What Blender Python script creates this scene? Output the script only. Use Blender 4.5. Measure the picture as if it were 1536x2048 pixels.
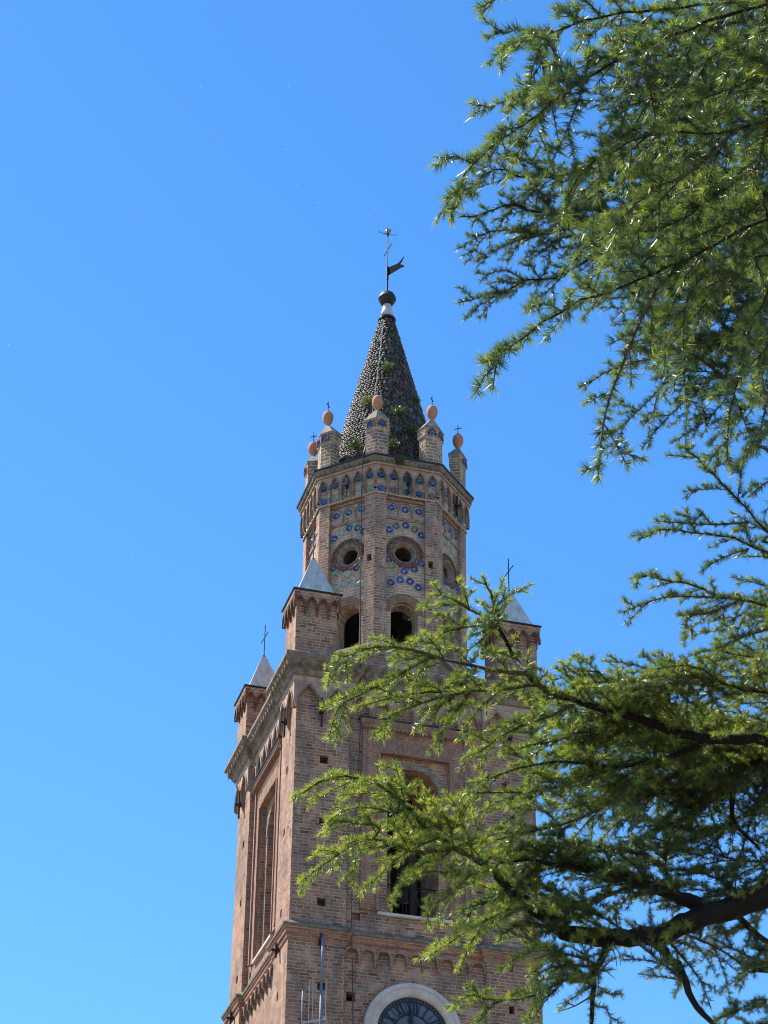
import bpy, bmesh, math, random
import numpy as np
from mathutils import Vector, Matrix
from mathutils.geometry import tessellate_polygon

random.seed(7); rng = np.random.default_rng(7)
SC = bpy.context.scene
for o in list(bpy.data.objects): bpy.data.objects.remove(o)
COL = SC.collection
R = math.radians

# ------------------------------------------------------------------ camera
EYE = 1.6
F_PX, PITCH, ROLL, YAW = 4555.0, R(33.047), R(0.665), R(-0.021)
cam_d = bpy.data.cameras.new('camera'); cam = bpy.data.objects.new('camera', cam_d); COL.objects.link(cam)
cam_d.sensor_fit = 'VERTICAL'; cam_d.sensor_height = 36.0; cam_d.lens = F_PX / 2048 * 36.0
cam_d.clip_start = 0.1; cam_d.clip_end = 6000
def cam_basis():
    fw = Vector((0, math.cos(PITCH), math.sin(PITCH))); up = Vector((0, -math.sin(PITCH), math.cos(PITCH))); rt = Vector((1, 0, 0))
    zr = Matrix.Rotation(-YAW, 3, 'Z')
    fw, up, rt = zr @ fw, zr @ up, zr @ rt
    c, s = math.cos(ROLL), math.sin(ROLL)
    # image axes: u right, v down, image turned by ROLL
    r2 = rt * c + up * s * 1.0; u2 = up * c - rt * s
    return r2, u2, fw
_r, _u, _f = cam_basis()
# picture (u,v) = rot(ROLL) * (x, -y)  ->  camera right axis in world
cr = _r; cu = _u
cam.matrix_world = Matrix(((cr.x, cu.x, -_f.x, 0), (cr.y, cu.y, -_f.y, 0), (cr.z, cu.z, -_f.z, EYE), (0, 0, 0, 1)))
SC.camera = cam
SC.render.resolution_x, SC.render.resolution_y = 768, 1024
def ray(u, v):
    return (_f + cr * ((u - 768) / F_PX) - cu * ((v - 1024) / F_PX)).normalized()
def at(u, v, d):
    """point at slant distance d metres from the eye in the direction of photo pixel (u, v)"""
    return Vector((0, 0, EYE)) + ray(u, v) * d

# ------------------------------------------------------------------ light
SUN = Vector((-0.74, 0.30, 0.0)).normalized() * math.cos(R(55)) + Vector((0, 0, math.sin(R(55))))
w = bpy.data.worlds.new('World'); SC.world = w; w.use_nodes = True
nt = w.node_tree; bg = nt.nodes['Background']
sky = nt.nodes.new('ShaderNodeTexSky'); sky.sky_type = 'NISHITA'; sky.sun_disc = False
sky.sun_elevation = math.asin(SUN.z); sky.sun_rotation = math.atan2(SUN.x, SUN.y)
sky.altitude = 300; sky.air_density = 0.88; sky.dust_density = 0.08; sky.ozone_density = 3.0
hs = nt.nodes.new('ShaderNodeHueSaturation'); hs.inputs['Saturation'].default_value = 1.255; hs.inputs['Value'].default_value = 1.0
nt.links.new(sky.outputs[0], hs.inputs['Color']); nt.links.new(hs.outputs[0], bg.inputs[0]); bg.inputs[1].default_value = 0.15
sl = bpy.data.lights.new('sun', 'SUN'); sl.energy = 5.0; sl.angle = R(0.53); sl.color = (1.0, 0.94, 0.85)
so = bpy.data.objects.new('sun', sl); COL.objects.link(so); so.rotation_mode = 'QUATERNION'; so.rotation_quaternion = SUN.to_track_quat('Z', 'Y'); so.location = (-30, 30, 80)
SC.view_settings.view_transform = 'Standard'; SC.view_settings.look = 'None'; SC.view_settings.gamma = 1; SC.view_settings.exposure = 0.95
SC.render.engine = 'CYCLES'
SC.cycles.filter_width = 1.05; SC.cycles.max_bounces = 8; SC.cycles.diffuse_bounces = 4; SC.cycles.transmission_bounces = 6

# ------------------------------------------------------------------ materials
def new_mat(name):
    m = bpy.data.materials.new(name); m.use_nodes = True
    n = m.node_tree.nodes; return m, n, m.node_tree.links, n['Principled BSDF']
def ramp(n, stops):
    r = n.new('ShaderNodeValToRGB'); e = r.color_ramp.elements
    while len(e) < len(stops): e.new(0.5)
    for k, (p, c) in zip(e, stops): k.position = p; k.color = (*c, 1)
    return r
def brick(name, tones, mortar, bw=0.29, bh=0.094, ms=0.016, bump=0.6, grime=0.45, wob=0.012, grime_col=(0.13, 0.115, 0.10)):
    m, n, l, b = new_mat(name)
    uv = n.new('ShaderNodeUVMap'); uv.uv_map = 'UVMap'
    nz = n.new('ShaderNodeTexNoise'); nz.inputs['Scale'].default_value = 6; nz.inputs['Detail'].default_value = 3
    l.new(uv.outputs[0], nz.inputs['Vector'])
    sub = n.new('ShaderNodeVectorMath'); sub.operation = 'SUBTRACT'; sub.inputs[1].default_value = (0.5, 0.5, 0.5); l.new(nz.outputs['Color'], sub.inputs[0])
    scl = n.new('ShaderNodeVectorMath'); scl.operation = 'SCALE'; scl.inputs['Scale'].default_value = wob * 2.5; l.new(sub.outputs[0], scl.inputs[0])
    add = n.new('ShaderNodeVectorMath'); add.operation = 'ADD'; l.new(uv.outputs[0], add.inputs[0]); l.new(scl.outputs[0], add.inputs[1])
    bk = n.new('ShaderNodeTexBrick'); bk.inputs['Scale'].default_value = 1
    bk.inputs['Brick Width'].default_value = bw; bk.inputs['Row Height'].default_value = bh; bk.inputs['Mortar Size'].default_value = ms; bk.inputs['Mortar Smooth'].default_value = 0.25
    bk.offset = 0.43; bk.squash = 0.7; bk.squash_frequency = 3
    bk.inputs['Color1'].default_value = (0, 0, 0, 1); bk.inputs['Color2'].default_value = (1, 1, 1, 1); bk.inputs['Mortar'].default_value = (0.5, 0.5, 0.5, 1)
    l.new(add.outputs[0], bk.inputs['Vector'])
    rp = ramp(n, [(i / (len(tones) - 1), c) for i, c in enumerate(tones)]); l.new(bk.outputs['Color'], rp.inputs[0])
    # patchy mortar: some joints washed out, some smeared with lime over the brick
    n2 = n.new('ShaderNodeTexNoise'); n2.inputs['Scale'].default_value = 2.2; n2.inputs['Detail'].default_value = 6; n2.inputs['Roughness'].default_value = 0.65
    l.new(uv.outputs[0], n2.inputs['Vector'])
    mr = n.new('ShaderNodeMapRange'); mr.inputs['From Min'].default_value = 0.5; mr.inputs['From Max'].default_value = 0.68; mr.inputs['To Max'].default_value = 0.7; l.new(n2.outputs[0], mr.inputs['Value'])
    mx = n.new('ShaderNodeMath'); mx.operation = 'MAXIMUM'; l.new(bk.outputs['Fac'], mx.inputs[0]); l.new(mr.outputs[0], mx.inputs[1])
    mc = n.new('ShaderNodeMix'); mc.data_type = 'RGBA'; l.new(mx.outputs[0], mc.inputs['Factor']); l.new(rp.outputs[0], mc.inputs['A']); mc.inputs['B'].default_value = (*mortar, 1)
    # weather stains
    n3 = n.new('ShaderNodeTexNoise'); n3.inputs['Scale'].default_value = 0.55; n3.inputs['Detail'].default_value = 8; n3.inputs['Roughness'].default_value = 0.7
    mp = n.new('ShaderNodeMapping'); mp.inputs['Scale'].default_value = (1.6, 0.7, 1); l.new(uv.outputs[0], mp.inputs[0]); l.new(mp.outputs[0], n3.inputs['Vector'])
    m3 = n.new('ShaderNodeMapRange'); m3.inputs['From Min'].default_value = 0.45; m3.inputs['From Max'].default_value = 0.72; m3.inputs['To Max'].default_value = grime; l.new(n3.outputs[0], m3.inputs['Value'])
    mg = n.new('ShaderNodeMix'); mg.data_type = 'RGBA'; l.new(m3.outputs[0], mg.inputs['Factor']); l.new(mc.outputs['Result'], mg.inputs['A']); mg.inputs['B'].default_value = (*grime_col, 1)
    n4 = n.new('ShaderNodeTexNoise'); n4.inputs['Scale'].default_value = 25; n4.inputs['Detail'].default_value = 5; l.new(uv.outputs[0], n4.inputs['Vector'])
    m4 = n.new('ShaderNodeMapRange'); m4.inputs['To Min'].default_value = 0.62; m4.inputs['To Max'].default_value = 1.38; l.new(n4.outputs[0], m4.inputs['Value'])
    n5 = n.new('ShaderNodeTexNoise'); n5.inputs['Scale'].default_value = 0.9; n5.inputs['Detail'].default_value = 2; n5.inputs['Distortion'].default_value = 1.2; l.new(mp.outputs[0], n5.inputs['Vector'])
    r5 = ramp(n, [(0.34, (0.82, 0.81, 0.82)), (0.5, (1.16, 1.07, 1.0)), (0.66, (1.42, 1.24, 1.10))]); l.new(n5.outputs[0], r5.inputs[0])
    mq = n.new('ShaderNodeVectorMath'); mq.operation = 'MULTIPLY'; l.new(mg.outputs['Result'], mq.inputs[0]); l.new(r5.outputs[0], mq.inputs[1])
    mm = n.new('ShaderNodeVectorMath'); mm.operation = 'SCALE'; l.new(mq.outputs[0], mm.inputs[0]); l.new(m4.outputs[0], mm.inputs['Scale'])
    l.new(mm.outputs[0], b.inputs['Base Color']); b.inputs['Roughness'].default_value = 0.92; b.inputs['Specular IOR Level'].default_value = 0.2
    # relief: bricks stand out of worn joints
    hh = n.new('ShaderNodeMath'); hh.operation = 'MULTIPLY_ADD'; l.new(bk.outputs['Fac'], hh.inputs[0]); hh.inputs[1].default_value = -0.03
    h2 = n.new('ShaderNodeMath'); h2.operation = 'MULTIPLY'; l.new(n4.outputs[0], h2.inputs[0]); h2.inputs[1].default_value = 0.012
    l.new(h2.outputs[0], hh.inputs[2])
    bp = n.new('ShaderNodeBump'); bp.inputs['Strength'].default_value = bump; bp.inputs['Distance'].default_value = 1.0; l.new(hh.outputs[0], bp.inputs['Height']); l.new(bp.outputs[0], b.inputs['Normal'])
    return m
def mottled(name, c1, c2, scale=4, rough=0.85, metal=0.0, bump=0.02, detail=6, spec=0.3, stretch=(1, 1, 1)):
    m, n, l, b = new_mat(name)
    tc = n.new('ShaderNodeTexCoord'); mp = n.new('ShaderNodeMapping'); mp.inputs['Scale'].default_value = stretch; l.new(tc.outputs['Object'], mp.inputs[0])
    nz = n.new('ShaderNodeTexNoise'); nz.inputs['Scale'].default_value = scale; nz.inputs['Detail'].default_value = detail; nz.inputs['Roughness'].default_value = 0.65; l.new(mp.outputs[0], nz.inputs['Vector'])
    r = ramp(n, [(0.32, c1), (0.68, c2)]); l.new(nz.outputs[0], r.inputs[0]); l.new(r.outputs[0], b.inputs['Base Color'])
    b.inputs['Roughness'].default_value = rough; b.inputs['Metallic'].default_value = metal; b.inputs['Specular IOR Level'].default_value = spec
    if bump:
        bp = n.new('ShaderNodeBump'); bp.inputs['Strength'].default_value = 0.5; bp.inputs['Distance'].default_value = bump; l.new(nz.outputs[0], bp.inputs['Height']); l.new(bp.outputs[0], b.inputs['Normal'])
    return m
M = {}
M['brick'] = brick('weathered_brick', [(0.10, 0.052, 0.036), (0.275, 0.15, 0.098), (0.15, 0.09, 0.064), (0.345, 0.21, 0.145), (0.21, 0.09, 0.058), (0.24, 0.17, 0.122)], (0.38, 0.28, 0.207), ms=0.013, wob=0.026)
M['brick_drum'] = brick('drum_brick', [(0.11, 0.058, 0.040), (0.30, 0.175, 0.118), (0.17, 0.108, 0.077), (0.35, 0.225, 0.155), (0.22, 0.10, 0.065)], (0.41, 0.31, 0.23), ms=0.015, grime=0.4, wob=0.026)
M['brick_buff'] = brick('buff_brick', [(0.17, 0.12, 0.08), (0.28, 0.20, 0.135), (0.14, 0.105, 0.075), (0.24, 0.165, 0.11)], (0.43, 0.35, 0.255), bw=0.32, bh=0.125, ms=0.024, grime=0.25)
M['brick_red'] = brick('red_brick', [(0.17, 0.08, 0.052), (0.27, 0.13, 0.085), (0.21, 0.10, 0.07), (0.30, 0.165, 0.115)], (0.35, 0.25, 0.18), bh=0.075, ms=0.010, grime=0.25, wob=0.006)
M['plaster'] = brick('limed_brick', [(0.18, 0.13, 0.09), (0.33, 0.25, 0.18), (0.27, 0.18, 0.125), (0.36, 0.28, 0.20)], (0.43, 0.355, 0.265), ms=0.024, grime=0.35, bump=0.45)
M['terracotta'] = mottled('terracotta', (0.19, 0.10, 0.065), (0.31, 0.19, 0.13), 7)
M['terracotta_dark'] = mottled('dark_terracotta', (0.085, 0.036, 0.026), (0.19, 0.085, 0.058), 9)
M['globe'] = mottled('terracotta_globe', (0.37, 0.155, 0.09), (0.47, 0.24, 0.15), 6, bump=0.006)
M['rib'] = mottled('rib_terracotta', (0.17, 0.095, 0.066), (0.36, 0.25, 0.18), 7)
M['pink'] = mottled('pink_moulding', (0.25, 0.16, 0.11), (0.44, 0.32, 0.235), 4)
M['cornice'] = mottled('lichened_stone', (0.085, 0.068, 0.05), (0.28, 0.22, 0.16), 4.5, detail=9, bump=0.03)
M['stone'] = mottled('pale_stone', (0.42, 0.34, 0.28), (0.58, 0.50, 0.43), 3, rough=0.7)
M['lead'] = mottled('lead_sheet', (0.33, 0.315, 0.29), (0.60, 0.58, 0.545), 2.6, rough=0.6, bump=0.02, stretch=(2.2, 2.2, 0.45), detail=9)
M['bed'] = mottled('pale_bedding', (0.36, 0.29, 0.22), (0.50, 0.42, 0.33), 6)
M['soot'] = brick('sooty_brick', [(0.035, 0.028, 0.024), (0.06, 0.045, 0.038), (0.045, 0.036, 0.03)], (0.07, 0.058, 0.048))  # brick darkened to put deep interior shade into the colour
M['mortar'] = mottled('cap_mortar', (0.13, 0.10, 0.075), (0.34, 0.275, 0.205), 7)
M['iron'] = mottled('wrought_iron', (0.012, 0.012, 0.014), (0.03, 0.026, 0.024), 12, rough=0.6, bump=0.004)
M['flashing'] = mottled('dark_flashing', (0.02, 0.02, 0.022), (0.045, 0.04, 0.038), 6, rough=0.45, metal=0.3, bump=0.004)
M['copper'] = mottled('weathered_copper', (0.006, 0.014, 0.018), (0.009, 0.016, 0.020), 8, rough=0.9, spec=0.05, bump=0.004)
M['gold'] = mottled('tarnished_gilding', (0.30, 0.22, 0.10), (0.55, 0.42, 0.20), 5, rough=0.25, metal=0.9, bump=0)
M['galv'] = mottled('galvanised_steel', (0.30, 0.31, 0.32), (0.42, 0.43, 0.45), 6, rough=0.4, metal=0.6, bump=0.002)
M['painted'] = mottled('pale_painted_tube', (0.34, 0.34, 0.33), (0.46, 0.46, 0.45), 8, rough=0.45, bump=0.002)
M['mast'] = mottled('blue_grey_mast', (0.13, 0.15, 0.18), (0.20, 0.22, 0.26), 5, rough=0.5, bump=0.002)
M['wire'] = mottled('pale_wire', (0.45, 0.43, 0.40), (0.60, 0.58, 0.55), 8, rough=0.4, bump=0)  # same cable as the dark run, sunlight painted into its colour
M['wire_dark'] = mottled('dark_wire', (0.03, 0.028, 0.026), (0.06, 0.05, 0.045), 8, rough=0.5, bump=0)
M['bronze'] = mottled('bell_bronze', (0.08, 0.06, 0.035), (0.13, 0.10, 0.06), 5, rough=0.45, metal=0.8, bump=0.003)
M['dial'] = mottled('dial_glass', (0.055, 0.065, 0.08), (0.10, 0.115, 0.135), 2.5, rough=0.35, bump=0.003, spec=0.5)
M['dialiron'] = mottled('dial_ironwork', (0.010, 0.013, 0.022), (0.02, 0.024, 0.036), 8, rough=0.5, bump=0.002)
M['wood'] = mottled('old_timber', (0.06, 0.045, 0.03), (0.13, 0.10, 0.07), 6, stretch=(6, 6, 1))
def glaze(name, c, rim):
    m, n, l, b = new_mat(name)
    tc = n.new('ShaderNodeTexCoord'); nz = n.new('ShaderNodeTexNoise'); nz.inputs['Scale'].default_value = 11; nz.inputs['Detail'].default_value = 4; l.new(tc.outputs['Object'], nz.inputs['Vector'])
    r = ramp(n, [(0.36, tuple(x * 0.45 for x in c)), (0.52, c), (0.70, rim)]); l.new(nz.outputs[0], r.inputs[0]); l.new(r.outputs[0], b.inputs['Base Color'])
    b.inputs['Roughness'].default_value = 0.22; b.inputs['Specular IOR Level'].default_value = 0.5
    return m
GL = {'b': glaze('blue_glaze', (0.03, 0.07, 0.27), (0.10, 0.18, 0.40)), 't': glaze('teal_glaze', (0.015, 0.075, 0.13), (0.06, 0.19, 0.23)),
      'g': glaze('green_glaze', (0.20, 0.28, 0.16), (0.34, 0.36, 0.24)), 'n': glaze('brown_glaze', (0.13, 0.085, 0.09), (0.22, 0.15, 0.13)), 'd': glaze('dark_blue_glaze', (0.02, 0.05, 0.15), (0.05, 0.12, 0.24)), 'w': glaze('pale_green_glaze', (0.30, 0.33, 0.24), (0.42, 0.42, 0.32))}
def tinted(name, rough=0.85, spec=0.3, bump=0.02):
    m, n, l, b = new_mat(name)
    a = n.new('ShaderNodeAttribute'); a.attribute_name = 'tint'
    tc = n.new('ShaderNodeTexCoord'); nz = n.new('ShaderNodeTexNoise'); nz.inputs['Scale'].default_value = 14; nz.inputs['Detail'].default_value = 5; l.new(tc.outputs['Object'], nz.inputs['Vector'])
    mr = n.new('ShaderNodeMapRange'); mr.inputs['To Min'].default_value = 0.6; mr.inputs['To Max'].default_value = 1.4; l.new(nz.outputs[0], mr.inputs['Value'])
    v = n.new('ShaderNodeVectorMath'); v.operation = 'SCALE'; l.new(a.outputs['Color'], v.inputs[0]); l.new(mr.outputs[0], v.inputs['Scale']); l.new(v.outputs[0], b.inputs['Base Color'])
    b.inputs['Roughness'].default_value = rough; b.inputs['Specular IOR Level'].default_value = spec
    bp = n.new('ShaderNodeBump'); bp.inputs['Distance'].default_value = bump; bp.inputs['Strength'].default_value = 0.5; l.new(nz.outputs[0], bp.inputs['Height']); l.new(bp.outputs[0], b.inputs['Normal'])
    return m
M['tile'] = tinted('spire_tile', rough=0.6)
def leafy(name, stops, trans=0.45, rough=0.35, spec=0.5, tfac=(1.6, 1.7, 0.7)):
    m, n, l, b = new_mat(name)
    a = n.new('ShaderNodeAttribute'); a.attribute_name = 'age'
    r = ramp(n, stops); l.new(a.outputs['Fac'], r.inputs[0]); l.new(r.outputs[0], b.inputs['Base Color'])
    b.inputs['Roughness'].default_value = rough; b.inputs['Specular IOR Level'].default_value = spec
    t = n.new('ShaderNodeBsdfTranslucent'); v = n.new('ShaderNodeVectorMath'); v.operation = 'MULTIPLY'; v.inputs[1].default_value = tfac; l.new(r.outputs[0], v.inputs[0]); l.new(v.outputs[0], t.inputs[0])
    mx = n.new('ShaderNodeMixShader'); mx.inputs[0].default_value = trans; l.new(b.outputs[0], mx.inputs[1]); l.new(t.outputs[0], mx.inputs[2])
    l.new(mx.outputs[0], n['Material Output'].inputs[0]); return m
M['needle'] = leafy('cedar_needles', [(0.0, (0.020, 0.038, 0.024)), (0.4, (0.052, 0.090, 0.037)), (0.7, (0.140, 0.190, 0.042)), (1.0, (0.275, 0.315, 0.070))], trans=.38, rough=.36, spec=.6, tfac=(2.25, 2.15, .8))
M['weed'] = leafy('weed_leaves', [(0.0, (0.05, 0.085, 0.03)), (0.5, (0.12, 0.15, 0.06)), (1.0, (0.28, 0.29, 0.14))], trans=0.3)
M['bark'] = mottled('cedar_bark', (0.005, 0.0042, 0.004), (0.018, 0.015, 0.013), 18, bump=0.02, stretch=(1, 1, 0.5))
M['twig'] = mottled('cedar_twig', (0.05, 0.04, 0.03), (0.13, 0.105, 0.08), 25, bump=0.0)

# ------------------------------------------------------------------ mesh builder
def tag(o, label=None, cat=None, group=None, kind=None):
    if label: o['label'] = label
    if cat: o['category'] = cat
    if group: o['group'] = group
    if kind: o['kind'] = kind
    return o
def empty(name, loc, label=None, cat=None, group=None):
    o = bpy.data.objects.new(name, None); COL.objects.link(o); o.location = loc; o.empty_display_size = 0.3
    return tag(o, label, cat, group)
class MB:
    def __init__(s): s.v = []; s.f = []; s.X = Matrix(); s.mi = 0; s.m = []
    def add(s, vs, fs):
        b = len(s.v); s.v += [tuple(s.X @ Vector(p)) for p in vs]; s.f += [tuple(b + i for i in f) for f in fs]; s.m += [s.mi] * len(fs)
    def merge(s, o, mi=0):
        b = len(s.v); s.v += o.v; s.f += [tuple(b + i for i in f) for f in o.f]; s.m += [mi] * len(o.f); return s
    def box(s, c, d, m=None):
        x, y, z = d[0] / 2, d[1] / 2, d[2] / 2
        vs = [Vector((a, b_, c_)) for a in (-x, x) for b_ in (-y, y) for c_ in (-z, z)]
        if m is not None: vs = [m @ p for p in vs]
        s.add([p + Vector(c) for p in vs], [(0, 1, 3, 2), (4, 6, 7, 5), (0, 4, 5, 1), (2, 3, 7, 6), (0, 2, 6, 4), (1, 5, 7, 3)])
    def prism(s, pts, z0, z1, top=None):
        n = len(pts); top = top or pts
        s.add([(p[0], p[1], z0) for p in pts] + [(p[0], p[1], z1) for p in top],
              [tuple(range(n))[::-1], tuple(range(n, 2 * n))] + [(i, (i + 1) % n, n + (i + 1) % n, n + i) for i in range(n)])
    def loft(s, rings, cap=True, closed=False):
        n = len(rings[0]); vs = [p for r in rings for p in r]; fs = []
        m = len(rings)
        for k in range(m if closed else m - 1):
            for i in range(n):
                a, b_ = k * n + i, k * n + (i + 1) % n; c, d = ((k + 1) % m) * n + (i + 1) % n, ((k + 1) % m) * n + i
                fs.append((a, b_, c, d))
        if cap and not closed: fs += [tuple(range(n))[::-1], tuple(range((m - 1) * n, m * n))]
        s.add(vs, fs)
    def tube(s, pts, rad, seg=6, jit=0.0):
        pts = [Vector(p) for p in pts]; rings = []; prev = None
        for i, p in enumerate(pts):
            t = (pts[min(i + 1, len(pts) - 1)] - pts[max(i - 1, 0)]).normalized()
            a = prev if prev is not None else (Vector((0, 0, 1)) if abs(t.z) < 0.9 else Vector((1, 0, 0)))
            a = (a - t * a.dot(t)).normalized(); b_ = t.cross(a); prev = a
            r = rad[i] if hasattr(rad, '__len__') else rad
            rings.append([p + (a * math.cos(2 * math.pi * k / seg) + b_ * math.sin(2 * math.pi * k / seg)) * r * (1 + jit * random.uniform(-1, 1)) for k in range(seg)])
        s.loft(rings)
    def lathe(s, prof, seg=16, c=(0, 0, 0), m=None, cap=True):
        rings = []
        for r, z in prof:
            ring = [Vector((r * math.cos(2 * math.pi * k / seg), r * math.sin(2 * math.pi * k / seg), z)) for k in range(seg)]
            rings.append([(m @ p if m is not None else p) + Vector(c) for p in ring])
        s.loft(rings, cap)
    def panel(s, outer, holes, d0, d1):
        """wall slab in a face frame (t, z) from depth d0 (outside) to d1, with real openings"""
        loops = [outer] + list(holes)
        tri = tessellate_polygon([[Vector((p[0], p[1], 0)) for p in lp] for lp in loops])
        flat = [p for lp in loops for p in lp]; n = len(flat)
        vs = [(p[0], d0, p[1]) for p in flat] + [(p[0], d1, p[1]) for p in flat]
        fs = [tuple(t) for t in tri] + [tuple(n + i for i in t[::-1]) for t in tri]; b = 0
        for lp in loops:
            k = len(lp); fs += [(b + i, b + (i + 1) % k, n + b + (i + 1) % k, n + b + i) for i in range(k)]; b += k
        s.add(vs, fs)
    def build(s, name, mat, parent=None, smooth=False, tint=None, lift=0.0):
        me = bpy.data.meshes.new(name)
        me.from_pydata([(p[0], p[1], p[2] + lift) for p in s.v], [], s.f)
        bm = bmesh.new(); bm.from_mesh(me); bmesh.ops.recalc_face_normals(bm, faces=bm.faces)
        uvl = bm.loops.layers.uv.new('UVMap')
        for f in bm.faces:
            nn = f.normal; f.smooth = smooth
            if abs(nn.z) > 0.85:
                for lp in f.loops: lp[uvl].uv = (lp.vert.co.x, lp.vert.co.y)
            else:
                t = Vector((-nn.y, nn.x, 0)).normalized(); k = 1 / math.sqrt(max(0.05, 1 - nn.z ** 2)); off = 3.7 * round(math.atan2(nn.y, nn.x), 2)
                for lp in f.loops: lp[uvl].uv = (lp.vert.co.dot(t) + off, lp.vert.co.z * k)
        bm.to_mesh(me); bm.free()
        if tint is not None:
            at_ = me.color_attributes.new('tint', 'FLOAT_COLOR', 'POINT'); at_.data.foreach_set('color', np.array(tint, dtype=np.float32).ravel())
        mats = mat if isinstance(mat, (list, tuple)) else [mat]
        for q in mats: me.materials.append(q)
        me.polygons.foreach_set('material_index', np.array(s.m, dtype=np.int32) % len(mats))
        o = bpy.data.objects.new(name, me); COL.objects.link(o)
        if parent: o.parent = parent
        return o
def frame(ang):
    """tower face frame: x = along the face, y = outward, z up"""
    a = R(ang); n = (math.sin(a), -math.cos(a)); t = (math.cos(a), math.sin(a))
    return Matrix(((t[0], n[0], 0, 0), (t[1], n[1], 0, 0), (0, 0, 1, 0), (0, 0, 0, 1)))
def offset_poly(pts, o):
    n = len(pts); out = []
    for i in range(n):
        p0, p1, p2 = Vector(pts[i - 1]), Vector(pts[i]), Vector(pts[(i + 1) % n])
        e1, e2 = (p1 - p0).normalized(), (p2 - p1).normalized()
        n1, n2 = Vector((e1.y, -e1.x)), Vector((e2.y, -e2.x))
        m = (n1 + n2) / max(0.2, 1 + n1.dot(n2)); out.append(p1 + m * o)
    return out
def sweep(mb, pts, prof):
    mb.loft([[(p.x, p.y, z) for p in offset_poly(pts, o)] for o, z in prof])
def arch(c, z0, zs, r, n=12, pointed=False, rz=None):
    """opening outline: jambs from z0, spring zs, half width r"""
    rz = rz or r
    if pointed:
        # two arcs
        pts = [(c + r, z0), (c + r, zs)]
        for k in range(1, n + 1):
            a = k / n; pts.append((c + r * (1 - a ** 1.9), zs + rz * a))
        pts += [(2 * c - p[0], p[1]) for p in pts[:-1][::-1]]
        return pts
    return [(c + r, z0)] + [(c + r * math.cos(math.pi * k / n), zs + rz * math.sin(math.pi * k / n)) for k in range(n + 1)] + [(c - r, z0)]
def rect(c, z0, z1, h): return [(c - h, z0), (c + h, z0), (c + h, z1), (c - h, z1)]
def arch_row(plate, ribs, feet, X, out, th, t0, t1, n, zf, zs, za, zt, pointed=True, foot=0.14, rr=0.025, drop=0.0):
    """a table of small blind arches: the plate with arched notches, a raised rib round each, tapering feet"""
    plate.X = ribs.X = feet.X = X
    p = (t1 - t0) / n; h = p / 2 * (1 - foot)
    outl = [(t0, zt), (t0, zf)]
    for i in range(n):
        c = t0 + p * (i + 0.5)
        a = arch(c, zf, zs, h, 7 if pointed else 10, pointed, za - zs)
        a = a[::-1]; outl += a
        rp = [(q[0], out + rr * 0.3, q[1]) for q in a]
        ribs.tube(rp, rr, 5)
    outl += [(t1, zf), (t1, zt)]
    plate.panel(outl, [], out, out - th)
    if drop:
        for i in range(n + 1):
            c = t0 + p * i; wd = p * foot * 0.75
            if i in (0, n): continue
            feet.loft([[(c - k * wd, out - th * 0.02 - (1 - q) * th * 0.9, z), (c + k * wd, out - th * 0.02 - (1 - q) * th * 0.9, z), (c + k * wd, out - th, z), (c - k * wd, out - th, z)] for k, q, z in ((0.35, 0.02, zf - drop), (0.8, 0.55, zf - drop * 0.55), (1.0, 1.0, zf))])

# ------------------------------------------------------------------ ground
g = MB(); g.box((0, 0, -0.25), (6000, 6000, 0.5))
gm = mottled('dry_paving', (0.12, 0.095, 0.062), (0.20, 0.16, 0.108), 0.6)
tag(g.build('ground', gm), kind='structure')

# ------------------------------------------------------------------ bell tower
H = 60.496; ROT = R(16.007)
tower = empty('bell_tower', (0, H, 0), 'tall square brick bell tower with clock, octagonal drum and tiled spire, behind the cedar', 'bell tower'); tower.rotation_euler = (0, 0, ROT)
def tb(mb, name, mat, parent=None, **k):
    mat = [M[q] if isinstance(q, str) else q for q in (mat if isinstance(mat, (list, tuple)) else [mat])]
    return mb.build(name, mat, parent or tower, lift=EYE, **k)
def arcade(mats, X, *a, parent=None, **k):
    pl, rb, ft = MB(), MB(), MB(); rows = a[0] if isinstance(a[0], list) else [a]
    for row in rows: arch_row(pl, rb, ft, X, *row)
    return pl, rb, ft
A, B = 3.5, 1.95
Z_LOW, Z_STR, Z_TOP = -1.6, 23.5, 31.5
HOLES = [(28.4, .12), (26.55, .11), (24.2, .115)]
stage_plan = []
for k in range(4):
    F = frame(-90 * 0 + 90 * k)
    for t, d in ((-A, A), (-B, A), (-B, A - .16), (B, A - .16), (B, A)):
        p = F @ Vector((t, d, 0)); stage_plan.append((p.x, p.y))
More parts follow.
